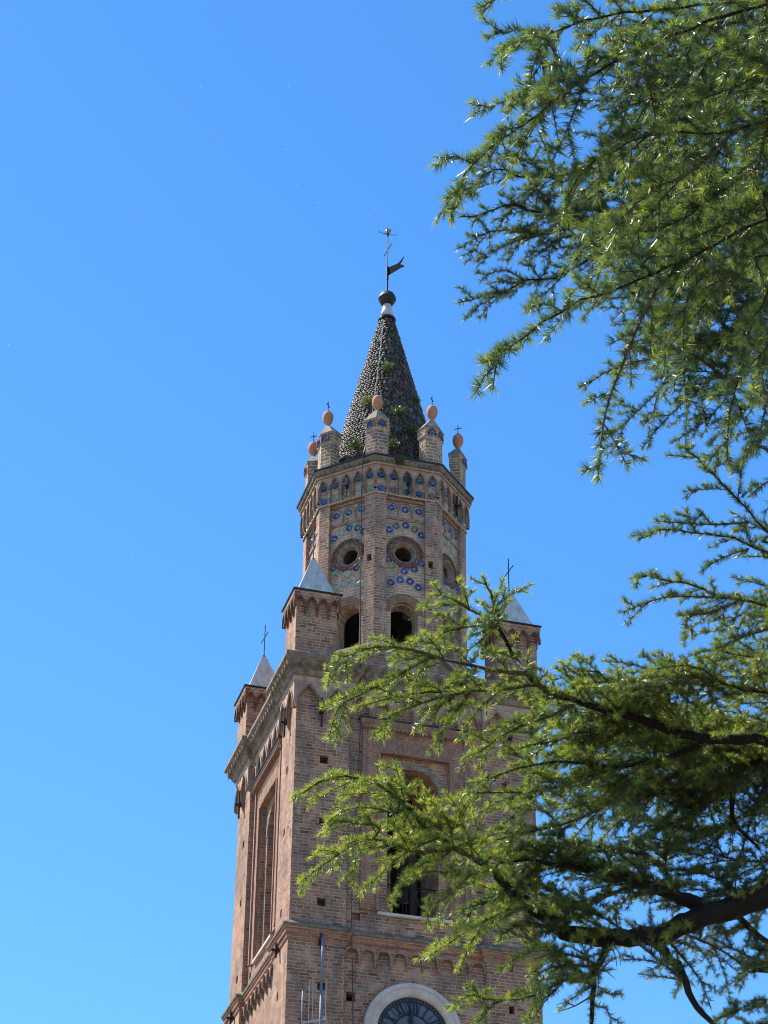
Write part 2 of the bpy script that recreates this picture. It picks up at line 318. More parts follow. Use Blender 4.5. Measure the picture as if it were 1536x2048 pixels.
# --- lower stage and belfry stage: corner pilasters with putlog holes, recessed wall between them
low, bel = MB(), MB()
for k in range(4):
    X = frame(90 * k)
    for mb, z0, z1, grow, hz in ((low, Z_LOW, Z_STR, 0.02, [(21.85, .11), (19.5, .12)]), (bel, Z_STR, Z_TOP, 0.0, HOLES)):
        mb.X = X; a = A + grow
        hl = [rect(-2.62 + 0.05 * math.sin(7 * z + k), z, z + 2 * h, h) for z, h in hz]
        mb.panel([(-a, z0), (-B - grow, z0), (-B - grow, z1), (-a, z1)], hl, a, a - .36)
        hr = [rect(2.62 + 0.06 * math.sin(5 * z + k), z - .05, z + 1.5 * h, h * 0.7) for z, h in hz]
        mb.panel([(B + grow, z0), (a - .36, z0), (a - .36, z1), (B + grow, z1)], hr, a, a - .36)
        mb.box((-(a - .36 + B + grow) / 2, (a - .36 + B + grow) / 2, (z0 + z1) / 2), (a - .36 - B - grow, a - .36 - B - grow, z1 - z0))
    low.X = X
    low.panel(rect(0, Z_LOW, Z_STR, B + .02), [rect(-1.74, 21.7, 21.95, .12)], A - .14, A - .5)
    low.panel(rect(0, Z_LOW, Z_STR, B - .02), [], A - .8, A - .9)
    bel.X = X
    bel.panel(rect(0, Z_STR, Z_TOP, B), [rect(0, 24.28, 29.05, 1.0), rect(-1.66, 28.12, 28.36, .09), rect(-1.62, 23.98, 24.2, .11)], A - .16, A - .30)
    bel.panel(rect(0, Z_STR, Z_TOP, B), [arch(0, 24.28, 28.02, .74, 20)], A - .30, A - .95)
    bel.panel(rect(0, Z_STR + .4, Z_TOP - .3, 1.5), [arch(0, 24.28, 28.02, .741, 20)], A - .951, A - 1.95)
bel.X = Matrix(); bel.box((0, 0, 23.7), (5.0, 5.0, .3)); bel.box((0, 0, 31.3), (5.0, 5.0, .22))
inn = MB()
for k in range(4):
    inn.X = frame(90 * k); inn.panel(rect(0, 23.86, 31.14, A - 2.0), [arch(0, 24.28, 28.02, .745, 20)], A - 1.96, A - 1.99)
bw_ = tb(bel, 'belfry_wall', 'brick'); tb(inn, 'inner_lining', 'soot', bw_)  # lining added to make the belfry interior dark
tb(low, 'lower_shaft', 'brick')
# --- string course
sc = MB(); sweep(sc, stage_plan, [(-.1, 23.16), (.03, 23.16), (.06, 23.2), (.06, 23.29), (.11, 23.32), (.11, 23.41), (.15, 23.44), (.15, 23.5), (-.1, 23.52)])
tb(sc, 'string_course', 'brick_red')
sc = MB(); sweep(sc, stage_plan, [(-.1, 23.5), (.18, 23.5), (.19, 23.56), (.02, 23.7), (-.1, 23.7)]); tb(sc, 'drip_ledge', 'cornice')
for k in range(4):
    pl, rb, ft = arcade(None, frame(90 * k), A - .03, .11, -B - .02, B + .02, 9, 22.86, 22.98, 23.15, 23.18, False, .12, .028, .16)
    tb(pl.merge(rb, 1).merge(ft, 1), 'blind_arcade', ['brick', 'rib'])
# --- belfry cornice
co = MB(); sweep(co, stage_plan, [(-.15, 30.80), (.06, 30.80), (.10, 30.86), (.12, 30.98), (.05, 31.0), (-.15, 31.0)]); tb(co, 'pink_moulding', 'pink')
co = MB(); sweep(co, stage_plan, [(-.2, 30.98), (.10, 30.98), (.17, 31.03), (.215, 31.12), (.23, 31.17), (.25, 31.17), (.285, 31.23), (.33, 31.38), (.385, 31.42), (.40, 31.45), (.43, 31.46), (.43, 31.57), (.39, 31.6), (-.9, 31.68)])
egg = MB()
def eggs(mb, X, t0, t1, pitch, out, z, r, rz):
    mb.X = X; n = max(1, int((t1 - t0) / pitch)); p = (t1 - t0) / n
    for i in range(n):
        c = (t0 + p * (i + .5), out, z)
        m = Matrix.Diagonal((1, .8, 1))
        mb.lathe([(r * math.sin(a) * (0.85 if a > 1.6 else 1), rz * -math.cos(a)) for a in (0.15, .8, 1.57, 2.3, 2.95)], 8, c, m)
        # dart between the eggs
        mb.tube([(c[0] + p / 2, out + .01, z + rz), (c[0] + p / 2, out - .01, z - rz)], [.018, .010], 4)
for k in range(4):
    X = frame(90 * k)
    eggs(egg, X, -A - .3, -B + .3, .25, A + .315, 31.31, .085, .12); eggs(egg, X, B - .3, A + .3, .25, A + .315, 31.31, .085, .12); eggs(egg, X, -B + .3, B - .3, .25, A - .16 + .315, 31.31, .085, .12)
tb(co.merge(egg), 'cornice', 'cornice')
for k in range(4):
    X = frame(90 * k)
    for (t0, t1, n, o) in ((-A - .08, -B, 2, A + .1), (B, A + .08, 2, A + .1), (-B, B, 6, A - .04)):
        pl, rb, ft = arcade(None, X, o, .12, t0, t1, n, 29.98, 30.12, 30.74, 30.81, True, .12, .035, .38)
        tb(pl.merge(rb, 1).merge(ft, 1), 'blind_arcade', ['pink', 'rib'])
# --- belfry windows (one of each kind, then turned copies for the other faces)
def bar_bricks(mb, pts_in, pts_out, y0, y1, gap=0.012):
    """wedge bricks between an inner and an outer polyline"""
    for i in range(len(pts_in) - 1):
        a, b, c, d = Vector(pts_in[i]), Vector(pts_in[i + 1]), Vector(pts_out[i + 1]), Vector(pts_out[i])
        ctr = (a + b + c + d) / 4; q = []
        for p in (a, b, c, d):
            v = p - ctr; q.append(ctr + v * (1 - gap / max(.02, v.length)))
        j = random.uniform(-.006, .006)
        mb.add([(p.x, y0, p.y) for p in q] + [(p.x, y1 + j, p.y) for p in q], [(0, 1, 2, 3), (4, 5, 6, 7), (0, 1, 5, 4), (1, 2, 6, 5), (2, 3, 7, 6), (3, 0, 4, 7)])
for k in range(4):
    X = frame(90 * k)
    fr = MB(); fr.X = X
    fr.panel(rect(0, 24.3, 29.7, 1.53), [rect(0, 24.301, 29.05, 1.02)], A - .11, A - .16)
    win = tb(fr, 'window_surround', 'brick_red')
    st = MB(); st.X = X
    for s in (-1, 1):
        st.panel([(s * 1.49 - .055, 24.32), (s * 1.49 + .055, 24.32), (s * 1.49 + .055, 29.68), (s * 1.49 - .055, 29.68)], [], A - .06, A - .11)
        st.panel([(s * 1.05 - .04, 24.32), (s * 1.05 + .04, 24.32), (s * 1.05 + .04, 29.0), (s * 1.05 - .04, 29.0)], [], A - .075, A - .11)
    tb(st, 'colonnette', 'terracotta', win)
    hd = MB(); hd.X = X
    hd.loft([[(-q, A - .16, z), (q, A - .16, z), (q, A - .16 + o, z), (-q, A - .16 + o, z)] for q, o, z in ((1.54, .09, 29.70), (1.56, .12, 29.76), (1.56, .12, 29.84), (1.60, .16, 29.9), (1.62, .19, 29.97), (1.62, .19, 30.0))])
    for i in range(26): hd.box((-1.5 + i * .12, A + .0, 29.735), (.06, .1, .055))
    tb(hd, 'window_head', 'terracotta', win)
    dp = MB(); dp.X = X; dp.panel([(-1.66, 30.0), (1.66, 30.0), (1.66, 30.04), (-1.66, 30.04)], [], A + .06, A - .16); tb(dp, 'drip_strip', 'flashing', win)
    va = MB(); va.X = X
    n = 15
    bar_bricks(va, [(-1.02 + 2.04 * i / n, 29.06) for i in range(n + 1)], [(-1.22 + 2.44 * i / n, 29.47) for i in range(n + 1)], A - .112, A - .10, .014)
    tb(va, 'flat_arch', 'terracotta', win)
    va = MB(); va.X = X; n = 26
    bar_bricks(va, [(.75 * math.cos(math.pi * i / n), 28.02 + .75 * math.sin(math.pi * i / n)) for i in range(n + 1)], [(.92 * math.cos(math.pi * i / n), 28.02 + .92 * math.sin(math.pi * i / n)) for i in range(n + 1)], A - .302, A - .285, .010)
    tb(va, 'arch_ring', 'mortar', win)
    sl_ = MB(); sl_.X = X; sl_.box((0, A - .3, 24.24), (2.1, .46, .085)); tb(sl_, 'window_sill', 'stone', win)
    rl = MB(); rl.X = X
    for i in range(5):
        c = -.6 + i * .3
        rl.tube([(c - .1, A - .6, 24.3), (c - .1, A - .6, 25.15)] + [(c - .1 * math.cos(math.pi * j / 6), A - .6, 25.15 + .1 * math.sin(math.pi * j / 6)) for j in range(1, 6)] + [(c + .1, A - .6, 25.15), (c + .1, A - .6, 24.3)], .014, 6)
    rl.tube([(-.74, A - .6, 25.33), (.74, A - .6, 25.33)], .02, 6); rl.tube([(-.74, A - .6, 24.4), (.74, A - .6, 24.4)], .016, 6)
    tb(rl, 'railing', 'iron', win, smooth=True)
# --- iron tie anchors
def anchor(X, t, out, z0, z1):
    mb = MB(); mb.X = X
    mb.box((t, out, (z0 + z1) / 2), (.05, .05, z1 - z0)); mb.box((t, out - .02, (z0 + z1) / 2), (.11, .1, .12)); mb.tube([(t, out - .1, (z0 + z1) / 2), (t, out + .13, (z0 + z1) / 2)], [.03, .045], 6)
    return tb(mb, 'tie_anchor', 'iron')
for k in range(4):
    for t in (-2.8, 2.74): anchor(frame(90 * k), t, A + .14, 29.45, 30.36)
    for t in (-2.64, 2.64): anchor(frame(90 * k), t, A + .12, 22.95, 23.5 - .12)
# --- clock on the front
X = frame(0)
ck = MB(); ck.X = X; NS = 64
prof = [(1.36, A - .16), (1.36, A - .03), (1.33, A + .02), (1.22, A + .03), (1.2, A + .0), (1.04, A + .0), (.985, A - .04), (.97, A - .14)]
ck.loft([[(-.05 + r * math.cos(2 * math.pi * i / NS), d, 21.0 + r * math.sin(2 * math.pi * i / NS)) for i in range(NS)] for r, d in prof], cap=False)
clock = tb(ck, 'clock_face', 'stone', smooth=False)
jn = MB(); jn.X = X
rim = MB(); rim.X = X; n = 44
bar_bricks(rim, [(-.05 + 1.37 * math.cos(2 * math.pi * i / n), 21.0 + 1.37 * math.sin(2 * math.pi * i / n)) for i in range(n + 1)], [(-.05 + 1.47 * math.cos(2 * math.pi * i / n), 21.0 + 1.47 * math.sin(2 * math.pi * i / n)) for i in range(n + 1)], A - .14, A - .12, .012)
tb(rim, 'brick_ring', 'brick', clock)
dl = MB(); dl.X = X; dl.loft([[(-.05 + .975 * math.cos(2 * math.pi * i / NS), d, 21.0 + .975 * math.sin(2 * math.pi * i / NS)) for i in range(NS)] for d in (A - .137, A - .13)])
tb(dl, 'dial', 'dial', clock)
iw = MB(); iw.X = X; yd = A - .128
def ring_flat(mb, r0, r1, y0, y1, n=64):
    mb.loft([[(-.05 + r * math.cos(2 * math.pi * i / n), y, 21.0 + r * math.sin(2 * math.pi * i / n)) for i in range(n)] for r, y in ((r0, y0), (r1, y0), (r1, y1), (r0, y1))], closed=True)
ring_flat(iw, .955, .974, yd, yd + .02); ring_flat(iw, .855, .885, yd, yd + .02); ring_flat(iw, .50, .53, yd, yd + .02)
for i in range(60):
    a = 2 * math.pi * i / 60; c = (-.05 + .92 * math.sin(a), yd + .008, 21.0 + .92 * math.cos(a))
    iw.box(c, (.045 if i % 5 else .07, .016, .07), Matrix.Rotation(a, 3, 'Y'))
for i in range(12):
    a = 2 * math.pi * (i + .5) / 12
    iw.box((-.05 + .69 * math.sin(a), yd + .006, 21 + .69 * math.cos(a)), (.016, .012, .33), Matrix.Rotation(a, 3, 'Y'))
tb(iw, 'minute_track', 'dialiron', clock)
for i, s in enumerate(['XII', 'I', 'II', 'III', 'IIII', 'V', 'VI', 'VII', 'VIII', 'IX', 'X', 'XI']):
    a = 2 * math.pi * i / 12; nm = MB(); nm.X = X
    wid = {'I': .085, 'V': .15, 'X': .16}; tot = sum(wid[c] for c in s); x = -tot / 2
    def put(x0, z0, x1, z1, th):
        q = Matrix.Rotation(a, 3, 'Y')
        dx, dz = x1 - x0, z1 - z0; L = math.hypot(dx, dz); ang = math.atan2(dx, dz)
        c = q @ Vector(((x0 + x1) / 2, 0, .695 + (z0 + z1) / 2))
        nm.box((c.x - .05, yd + .012, c.z + 21.0), (th, .022 + random.uniform(0, .003), L), q @ Matrix.Rotation(ang, 3, 'Y'))
    for c in s:
        m = x + wid[c] / 2
        if c == 'I': put(m, -.15, m, .15, .042)
        if c == 'V': put(m - .05, .15, m, -.15, .045); put(m + .05, .15, m, -.15, .02)
        if c == 'X': put(m - .055, .15, m + .055, -.15, .045); put(m + .055, .15, m - .055, -.15, .02)
        put(m - wid[c] * .42, .155, m + wid[c] * .42, .155, .016); put(m - wid[c] * .42, -.155, m + wid[c] * .42, -.155, .016)
        x += wid[c]
    tb(nm, 'numeral', 'dialiron', clock)
for a, L, wd, yy in ((R(-5), .80, .05, yd + .06), (R(-9), .62, .085, yd + .04)):
    hm = MB(); hm.X = X; q = Matrix.Rotation(a, 3, 'Y')
    pts = [(-wd * .4, -.2), (wd * .4, -.2), (wd * .3, .25 * L), (wd, .62 * L), (wd * .35, .7 * L), (0, L), (-wd * .35, .7 * L), (-wd, .62 * L), (-wd * .3, .25 * L)]
    pp = [q @ Vector((p[0], 0, p[1])) for p in pts]
    hm.panel([(p.x - .05, p.z + 21.0) for p in pp], [], yy + .008, yy - .008); tb(hm, 'clock_hand', 'dialiron', clock)
# --- corner pinnacles
def pinnacle(cx, cy):
    T = Matrix.Translation((cx, cy, 0))
    b = MB(); b.X = T; b.prism(rect(0, -.6, .6, .6), 31.6, 33.3)
    body = tb(b, 'pinnacle', 'brick')
    c = MB()
    for k in range(4):
        pl, rb, ft = arcade(None, T @ frame(90 * k), .68, .09, -.68, .68, 4, 33.15, 33.25, 33.52, 33.56, True, .14, .03, .22)
        tb(pl.merge(rb, 1).merge(ft, 1), 'blind_arcade', ['brick', 'terracotta_dark'], body)
    c.X = T; c.loft([[(s * q, t * q, z) for s, t in ((-1, -1), (1, -1), (1, 1), (-1, 1))] for q, z in ((.585, 33.3), (.585, 33.56), (.69, 33.56), (.70, 33.70), (.5, 33.72))]); tb(c, 'eave_block', 'brick', body)
    e = MB(); e.X = T; e.loft([[(s * q, t * q, z) for s, t in ((-1, -1), (1, -1), (1, 1), (-1, 1))] for q, z in ((.72, 33.71), (.735, 33.725), (.735, 33.75), (.5, 33.80))]); tb(e, 'eave_flashing', 'flashing', body)
    p = MB(); p.X = T; p.loft([[(s * q, t * q, z) for s, t in ((-1, -1), (1, -1), (1, 1), (-1, 1))] for q, z in ((.56, 33.77), (.54, 33.84), (.075, 35.16), (.05, 35.2))]); tb(p, 'lead_roof', 'lead', body)
    x = MB(); x.X = T; x.tube([(0, 0, 35.1), (0, 0, 36.38)], .016, 6); x.tube([(-.02, .37, 35.92), (.02, -.37, 35.92)], .014, 6)
    x.lathe([(.01, 35.2), (.05, 35.22), (.05, 35.25), (.01, 35.27)], 8); tb(x, 'iron_cross', 'iron', body)
for sx in (-1, 1):
    for sy in (-1, 1): pinnacle(sx * 3.03, sy * 3.03)
# --- octagonal drum
AP, INN, PW = 2.37, 1.72, .62
T8 = math.tan(math.pi / 8)
dr, pn, base = MB(), MB(), MB()
def oct_pts(ap, n=8):
    r = ap / math.cos(math.pi / 8); return [(r * math.sin(R(22.5 + 45 * k)), -r * math.cos(R(22.5 + 45 * k))) for k in range(8)]
for k in range(8):
    F1, F2 = frame(45 * k), frame(45 * (k + 1))
    def P2(F, t, d): p = F @ Vector((t, d, 0)); return (p.x, p.y)
    poly = [P2(F1, PW, AP), P2(F1, AP * T8, AP), P2(F2, -PW, AP), P2(F2, -PW, INN), P2(F1, INN * T8, INN), P2(F1, PW, INN)]
    # pier as stacked prisms so that a putlog hole can pierce its left facet
    dr.X = Matrix(); dr.prism(poly, 31.6, 36.0); dr.prism(poly, 36.26, 38.45)
    t0, t1 = PW + .09, PW + .25
    dr.prism([P2(F1, PW, AP), P2(F1, t0, AP), P2(F1, t0, INN), P2(F1, PW, INN)], 36.0, 36.26)
    dr.prism([P2(F1, t1, AP), P2(F1, AP * T8, AP), P2(F2, -PW, AP), P2(F2, -PW, INN), P2(F1, INN * T8, INN), P2(F1, t1, INN)], 36.0, 36.26)
    dr.prism([P2(F1, t0, AP - .3), P2(F1, t1, AP - .3), P2(F1, t1, INN), P2(F1, t0, INN)], 36.0, 36.26)
    pn.X = F1
    pn.panel(rect(0, 31.6, 38.45, PW), [arch(0, 33.2, 34.36, .42, 14), [(.36 * math.cos(2 * math.pi * i / 24), 36.5 + .36 * math.sin(2 * math.pi * i / 24)) for i in range(24)]], AP - .13, AP - .3)
    pn.panel(rect(0, 31.6, 38.45, PW), [arch(0, 33.2, 34.34, .40, 14), [(.285 * math.cos(2 * math.pi * i / 24), 36.5 + .285 * math.sin(2 * math.pi * i / 24)) for i in range(24)]], AP - .3, INN - .02)
dr.X = Matrix(); dr.prism(oct_pts(INN + .1), 31.6, 32.4); dr.prism(oct_pts(INN + .1), 38.3, 38.45); dr.prism(oct_pts(INN + .3), 38.45, 39.6)
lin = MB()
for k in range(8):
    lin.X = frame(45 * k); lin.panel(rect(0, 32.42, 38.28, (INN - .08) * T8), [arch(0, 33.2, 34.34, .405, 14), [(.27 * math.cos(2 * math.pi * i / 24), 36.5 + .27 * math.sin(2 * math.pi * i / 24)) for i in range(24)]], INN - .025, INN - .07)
drum = tb(dr, 'octagon_drum', 'brick_drum'); tb(pn, 'recessed_panel', 'plaster', drum); tb(lin, 'inner_lining', 'soot', drum)  # dark lining added so the drum openings look shaded inside
sk = MB(); sk.X = Matrix(); sweep(sk, oct_pts(AP), [(-.3, 33.06), (.03, 33.06), (.05, 33.1), (.05, 33.16), (-.3, 33.2)]); 
def codes(s): return list(s)
VIS = {0: dict(up='ddttb', lo='bntdn', ni='bdd', top='bndnd', bot='bgbdb', low='dbdd'),
       -45: dict(up='dtdtt', lo='bggwg', ni='dtt', top='bwttt', bot='tgwdg', low='gwww'),
       45: dict(up='dddbd', lo='gwgbw', ni='dbd', top='ggwwg', bot='dbwgb', low='bwgb'),
       -90: dict(up='dbdtd', lo='bgbgb', ni='dbd', top='', bot='', low='')}
def dish(X, t, out, z, r, c):
    mb = MB(); m = Matrix(((1, 0, 0), (0, 0, 1), (0, 1, 0)))
    mb.X = X; prof = [(r * 1.02, -.02), (r * 1.02, .022), (r * .93, .028), (r * .82, .012), (r * .5, -.012), (r * .12, -.016)]
    mb.lathe(prof, 16, (t, out, z), m)
    rm = MB(); rm.X = X; rm.lathe([(r * 1.02, -.02), (r * 1.24, -.02), (r * 1.2, .012), (r * 1.02, .014)], 16, (t, out, z), m, False); tb(mb.merge(rm, 1), 'ceramic_dish', [GL[c], 'bed'], drum, smooth=True)
for k in range(8):
    ang = -90 + 45 * k; X = frame(ang); o = AP - .13
    # oculus
    oc = MB(); oc.X = X
    for r0, r1, n in ((.375, .455, 11), (.47, .575, 13)):
        ph = random.random()
        bar_bricks(oc, [(r0 * math.cos(2 * math.pi * (i + ph) / n), 36.5 + r0 * math.sin(2 * math.pi * (i + ph) / n)) for i in range(n + 1)], [(r1 * math.cos(2 * math.pi * (i + ph) / n), 36.5 + r1 * math.sin(2 * math.pi * (i + ph) / n)) for i in range(n + 1)], o - .03, o + .03 * (r1 > .5) + .012, .017)
    ocu = tb(oc, 'oculus', 'terracotta_dark', drum)
    tn = MB(); tn.X = X; ns = 24
    tn.loft([[(r * math.cos(2 * math.pi * i / ns), d, 36.5 + r * math.sin(2 * math.pi * i / ns)) for i in range(ns)] for r, d in ((.372, o - .01), (.372, o + .012), (.345, o + .012), (.335, o + .0), (.30, o - .07), (.268, o - .13), (.26, o - .16))], cap=False)
    ns = 32; tn.loft([[(r * math.cos(2 * math.pi * i / ns), d, 36.5 + r * math.sin(2 * math.pi * i / ns)) for i in range(ns)] for r, d in ((.60, o - .01), (.60, o + .006), (.368, o + .006))], cap=False); ns = 24
    tb(tn, 'oculus_lining', 'mortar', ocu, smooth=False)
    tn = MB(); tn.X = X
    tn.loft([[(r * math.cos(2 * math.pi * i / ns), d, 36.5 + r * math.sin(2 * math.pi * i / ns)) for i in range(ns)] for r, d in ((.26, o - .16), (.255, o - .22), (.25, INN - .05))], cap=False); tb(tn, 'oculus_tunnel', 'soot', ocu)  # added tube, its dark colour standing in for shade in the hole
    # voussoirs of the arched window
    va = MB(); va.X = X; n = 19; r0, r1 = .425, .60
    bar_bricks(va, [(r0 * math.cos(math.pi * i / n), 34.36 + r0 * math.sin(math.pi * i / n)) for i in range(n + 1)], [(r1 * math.cos(math.pi * i / n), 34.36 + r1 * math.sin(math.pi * i / n)) for i in range(n + 1)], o - .02, o + .012, .012)
    n = 11; bar_bricks(va, [(.61 * math.cos(math.pi * (.12 + .76 * i / n)), 34.36 + .61 * math.sin(math.pi * (.12 + .76 * i / n))) for i in range(n + 1)], [(.67 * math.cos(math.pi * (.12 + .76 * i / n)), 34.36 + .67 * math.sin(math.pi * (.12 + .76 * i / n))) for i in range(n + 1)], o - .02, o + .03, .01)
    tb(va, 'window_arch', 'terracotta', drum)
    # small niches over a ledge
    nb = MB(); nb.X = X
    nb.panel(rect(0, 37.62, 37.72, PW - .01), [], o + .04, o - .01); nb.panel(rect(0, 38.3, 38.45, PW - .01), [], o + .06, o - .01)
    for c in (-.44, 0, .44):
        pts = [(c + .18 * math.cos(math.pi * i / 8), 38.02 + .22 * math.sin(math.pi * i / 8)) for i in range(9)]
        bar_bricks(nb, pts, [(c + .215 * math.cos(math.pi * i / 8), 38.02 + .26 * math.sin(math.pi * i / 8)) for i in range(9)], o - .01, o + .035, .004)
    for c in (-.22, .22): nb.box((c, o + .01, 37.92), (.05, .05, .3))
    tb(nb, 'niche_band', 'rib', drum)
    if ang in VIS:
        d = VIS[ang]; r = .122
        for i, c in enumerate(d['up']): dish(X, (-.82 + .41 * i), AP + .02, 39.06, r, c)
        for i, c in enumerate(d['lo']): dish(X, (-.82 + .41 * i), AP + .02, 38.58, r, c)
        for i, c in enumerate(d['ni']): dish(X, -.44 + .44 * i, o + .014, 38.03, r, c)
        for (t, z), c in zip(((-.5, 37.22), (-.29, 37.39), (.02, 37.47), (.31, 37.38), (.52, 37.2)), d['top']): dish(X, t, o + .014, z, r, c)
        for (t, z), c in zip(((-.5, 36.17), (-.355, 35.95), (-.02, 35.83), (.30, 35.96), (.51, 36.19)), d['bot']): dish(X, t, o + .014, z, r, c)
        for (t, z), c in zip(((-.44, 35.36), (-.145, 35.5), (.165, 35.5), (.43, 35.33)), d['low']): dish(X, t, o + .014, z, r, c)
tb(sk, 'drum_sill', 'stone', drum)
# arcade under the drum cornice
back = MB()
sweep(back, oct_pts(AP), [(-.7, 38.44), (.005, 38.44), (.03, 38.40), (.05, 38.42), (.05, 38.44), (.0, 38.46), (.0, 39.5), (-.7, 39.5)])
ba = tb(back, 'arcade_wall', 'plaster')
for k in range(8):
    X = frame(45 * k); h = (AP + .12) * T8
    plate, ribs, feet = arcade(None, X, AP + .10, .10, -h, h, 5, 38.62, 38.98, 39.33, 39.42, True, .17, .024, .26)
    for i in range(6):
        t = -h + 2 * h / 5 * i; feet.box((max(-h + .035, min(h - .035, t)), AP + .05, 38.66), (.07, .12, .2))
    tb(plate.merge(ribs, 1).merge(feet, 2), 'blind_arcade', ['pink', 'rib', 'rib'], ba)
for k in (-1, 0, 1, 2): anchor(frame(45 * k), .02 if k == 0 else .05, AP + .18, 38.45, 39.2)
co = MB(); sweep(co, oct_pts(AP), [(-.5, 39.40), (.15, 39.40), (.16, 39.45), (.14, 39.47), (-.5, 39.47)]); tb(co, 'pink_moulding', 'pink')
co = MB(); sweep(co, oct_pts(AP), [(-.5, 39.465), (.13, 39.465), (.15, 39.49), (.19, 39.58), (.225, 39.63), (.225, 39.66), (-.5, 39.66)]); egg = MB()
for k in range(8): eggs(egg, frame(45 * k), -1.02, 1.02, .17, AP + .17, 39.56, .07, .085)
dco = tb(co.merge(egg), 'drum_cornice', 'cornice')
co = MB(); sweep(co, oct_pts(AP), [(-.5, 39.66), (.25, 39.66), (.255, 39.72), (.23, 39.735), (-.5, 39.80)]); tb(co, 'drip_flashing', 'flashing', dco)
# merlons with globes and crosses
def merlon(k):
    a = 22.5 + 45 * k; X = frame(a); V = 2.58; wd = .34
    s8 = math.sin(math.pi / 8); c8 = math.cos(math.pi / 8)
    def pent(g): return [(-(wd + g) , V + g - (wd + g) * T8), (0, V + g), ((wd + g), V + g - (wd + g) * T8), (wd + g, V - .46 - g), (-(wd + g), V - .46 - g)]
    b = MB(); b.X = X; b.prism(pent(0), 39.74, 40.80)
    body = tb(b, 'merlon', 'brick_buff')
    hd = MB(); hd.X = X; hd.prism(pent(.012), 40.80, 40.85, pent(.04)); hd.prism(pent(.04), 40.85, 41.16); tb(hd, 'merlon_head', 'brick_buff', body)
    cp = MB(); cp.X = X; ring = pent(.06); apex = [(p[0] * .25, V - .22 + (p[1] - V + .22) * .25) for p in ring]
    cp.prism(ring, 41.16, 41.20); cp.prism(ring, 41.20, 41.60, apex); tb(cp, 'merlon_cap', 'mortar', body)
    for s, c in ((-1, 'b'), (1, 'b')):
        FX = X @ Matrix.Translation((s * (wd / 2) , V - wd / 2 * T8 + .045, 0)) @ Matrix.Rotation(-s * math.pi / 8, 4, 'Z')
        ar = MB(); ar.X = FX
        pts = arch(0, 40.88, 40.94, .12, 6, True, .18)
        ar.tube([(p[0], .01, p[1]) for p in pts], .03, 5); tb(ar, 'arch_rib', 'terracotta_dark', body)
        mb = MB(); mb.X = FX; m = Matrix(((1, 0, 0), (0, 0, 1), (0, 1, 0)))
        mb.lathe([(.10, -.02), (.10, .02), (.09, .025), (.05, .0), (.01, -.004)], 14, (0, .0, 40.98), m); tb(mb, 'ceramic_dish', GL[c], body, smooth=True)
    gl = MB(); gl.X = X @ Matrix.Translation((0, V - .23, 0))
    gl.lathe([(.065, 41.57), (.055, 41.62), (.065, 41.67), (.112, 41.735), (.150, 41.80), (.172, 41.885), (.178, 41.96), (.172, 42.03), (.150, 42.10), (.112, 42.15), (.06, 42.18), (.005, 42.19)], 20)
    tb(gl, 'globe_finial', 'globe', body, smooth=True)
    x = MB(); x.X = X @ Matrix.Translation((0, V - .23, 0)) @ Matrix.Rotation(-R(a), 4, 'Z')
    x.lathe([(.06, 42.18), (.05, 42.22), (.01, 42.24)], 8); x.tube([(0, 0, 42.15), (0, 0, 42.58)], .013, 5)
    if k in (1, 5, 6, 0, 2): x.tube([(-.115, .02, 42.43), (.115, -.02, 42.43)], .016, 5)
    tb(x, 'iron_cross', 'iron', body)
    br = MB(); br.X = X; br.tube([(0, V - .44, 40.6), (0, V - 1.0, 40.15)], .022, 5); tb(br, 'iron_brace', 'iron', body)
for k in range(8): merlon(k)
# --- spire of overlapping tiles
def cone_r(z): return .215 + .247 * (47.0 - z)
core = MB(); core.lathe([(cone_r(z) - .06, z) for z in (39.7, 42, 44, 46, 47.0)], 24)
sp = tb(core, 'spire', 'mortar')
tl = MB(); tint = []
PAL = [(0.11, 0.088, 0.072), (0.135, 0.11, 0.088), (0.085, 0.07, 0.06), (0.16, 0.13, 0.105), (0.06, 0.066, 0.06), (0.055, 0.08, 0.077), (0.03, 0.055, 0.075), (0.125, 0.082, 0.062), (0.20, 0.17, 0.14)]
z = 39.8; row = 0
while z < 47.0:
    rh = .105; n = max(7, int(2 * math.pi * cone_r(z) / .13)); ph = random.random()
    for i in range(n):
        th = 2 * math.pi * (i + ph + random.uniform(-.12, .12)) / n; w2 = math.pi / n * cone_r(z) * random.uniform(.78, .98)
        zz = z + random.uniform(-.01, .01); r = cone_r(zz) + random.uniform(-.008, .014)
        F = Matrix.Rotation(th, 4, 'Z') @ Matrix.Translation((r, 0, zz)) @ Matrix.Rotation(-.235 - random.uniform(.10, .2), 4, 'Y') @ Matrix.Rotation(random.uniform(-.06, .06), 4, 'X')
        tl.X = F; b = len(tl.v); hh = rh * random.uniform(.62, .8)
        # half-round tile: arched across its width, thick rounded lower lip
        vs = []
        for (zz_, o_) in ((-hh, .0), (-hh * .8, .02), (hh * .5, .005), (hh, -.02)):
            for q in (-1, -.5, 0, .5, 1): vs.append((o_ + .026 * (1 - q * q), q * w2 * (1 if zz_ > -hh * .9 else .8), zz_ - .0))
        vs += [(-.07, -w2, -hh), (-.07, w2, -hh)]
        fs = [(r_ * 5 + c, r_ * 5 + c + 1, r_ * 5 + c + 6, r_ * 5 + c + 5) for r_ in range(3) for c in range(4)] + [(0, 1, 2, 3, 4, 21, 20)]
        tl.add(vs, fs)
        # glazed tiles gather in patches
        patch = math.sin(th * 3 + z * 1.3) + math.sin(z * 2.1 - th)
        wts = [3, 3, 3, 2, 1.5, 2.2 if patch > .3 else .5, 2.0 if patch > .5 else .3, 2, 1.2]
        c = random.choices(PAL, wts)[0]; k = random.uniform(.45, .88); tint += [(c[0] * k, c[1] * k, c[2] * k, 1)] * (len(tl.v) - b)
    z += rh; row += 1
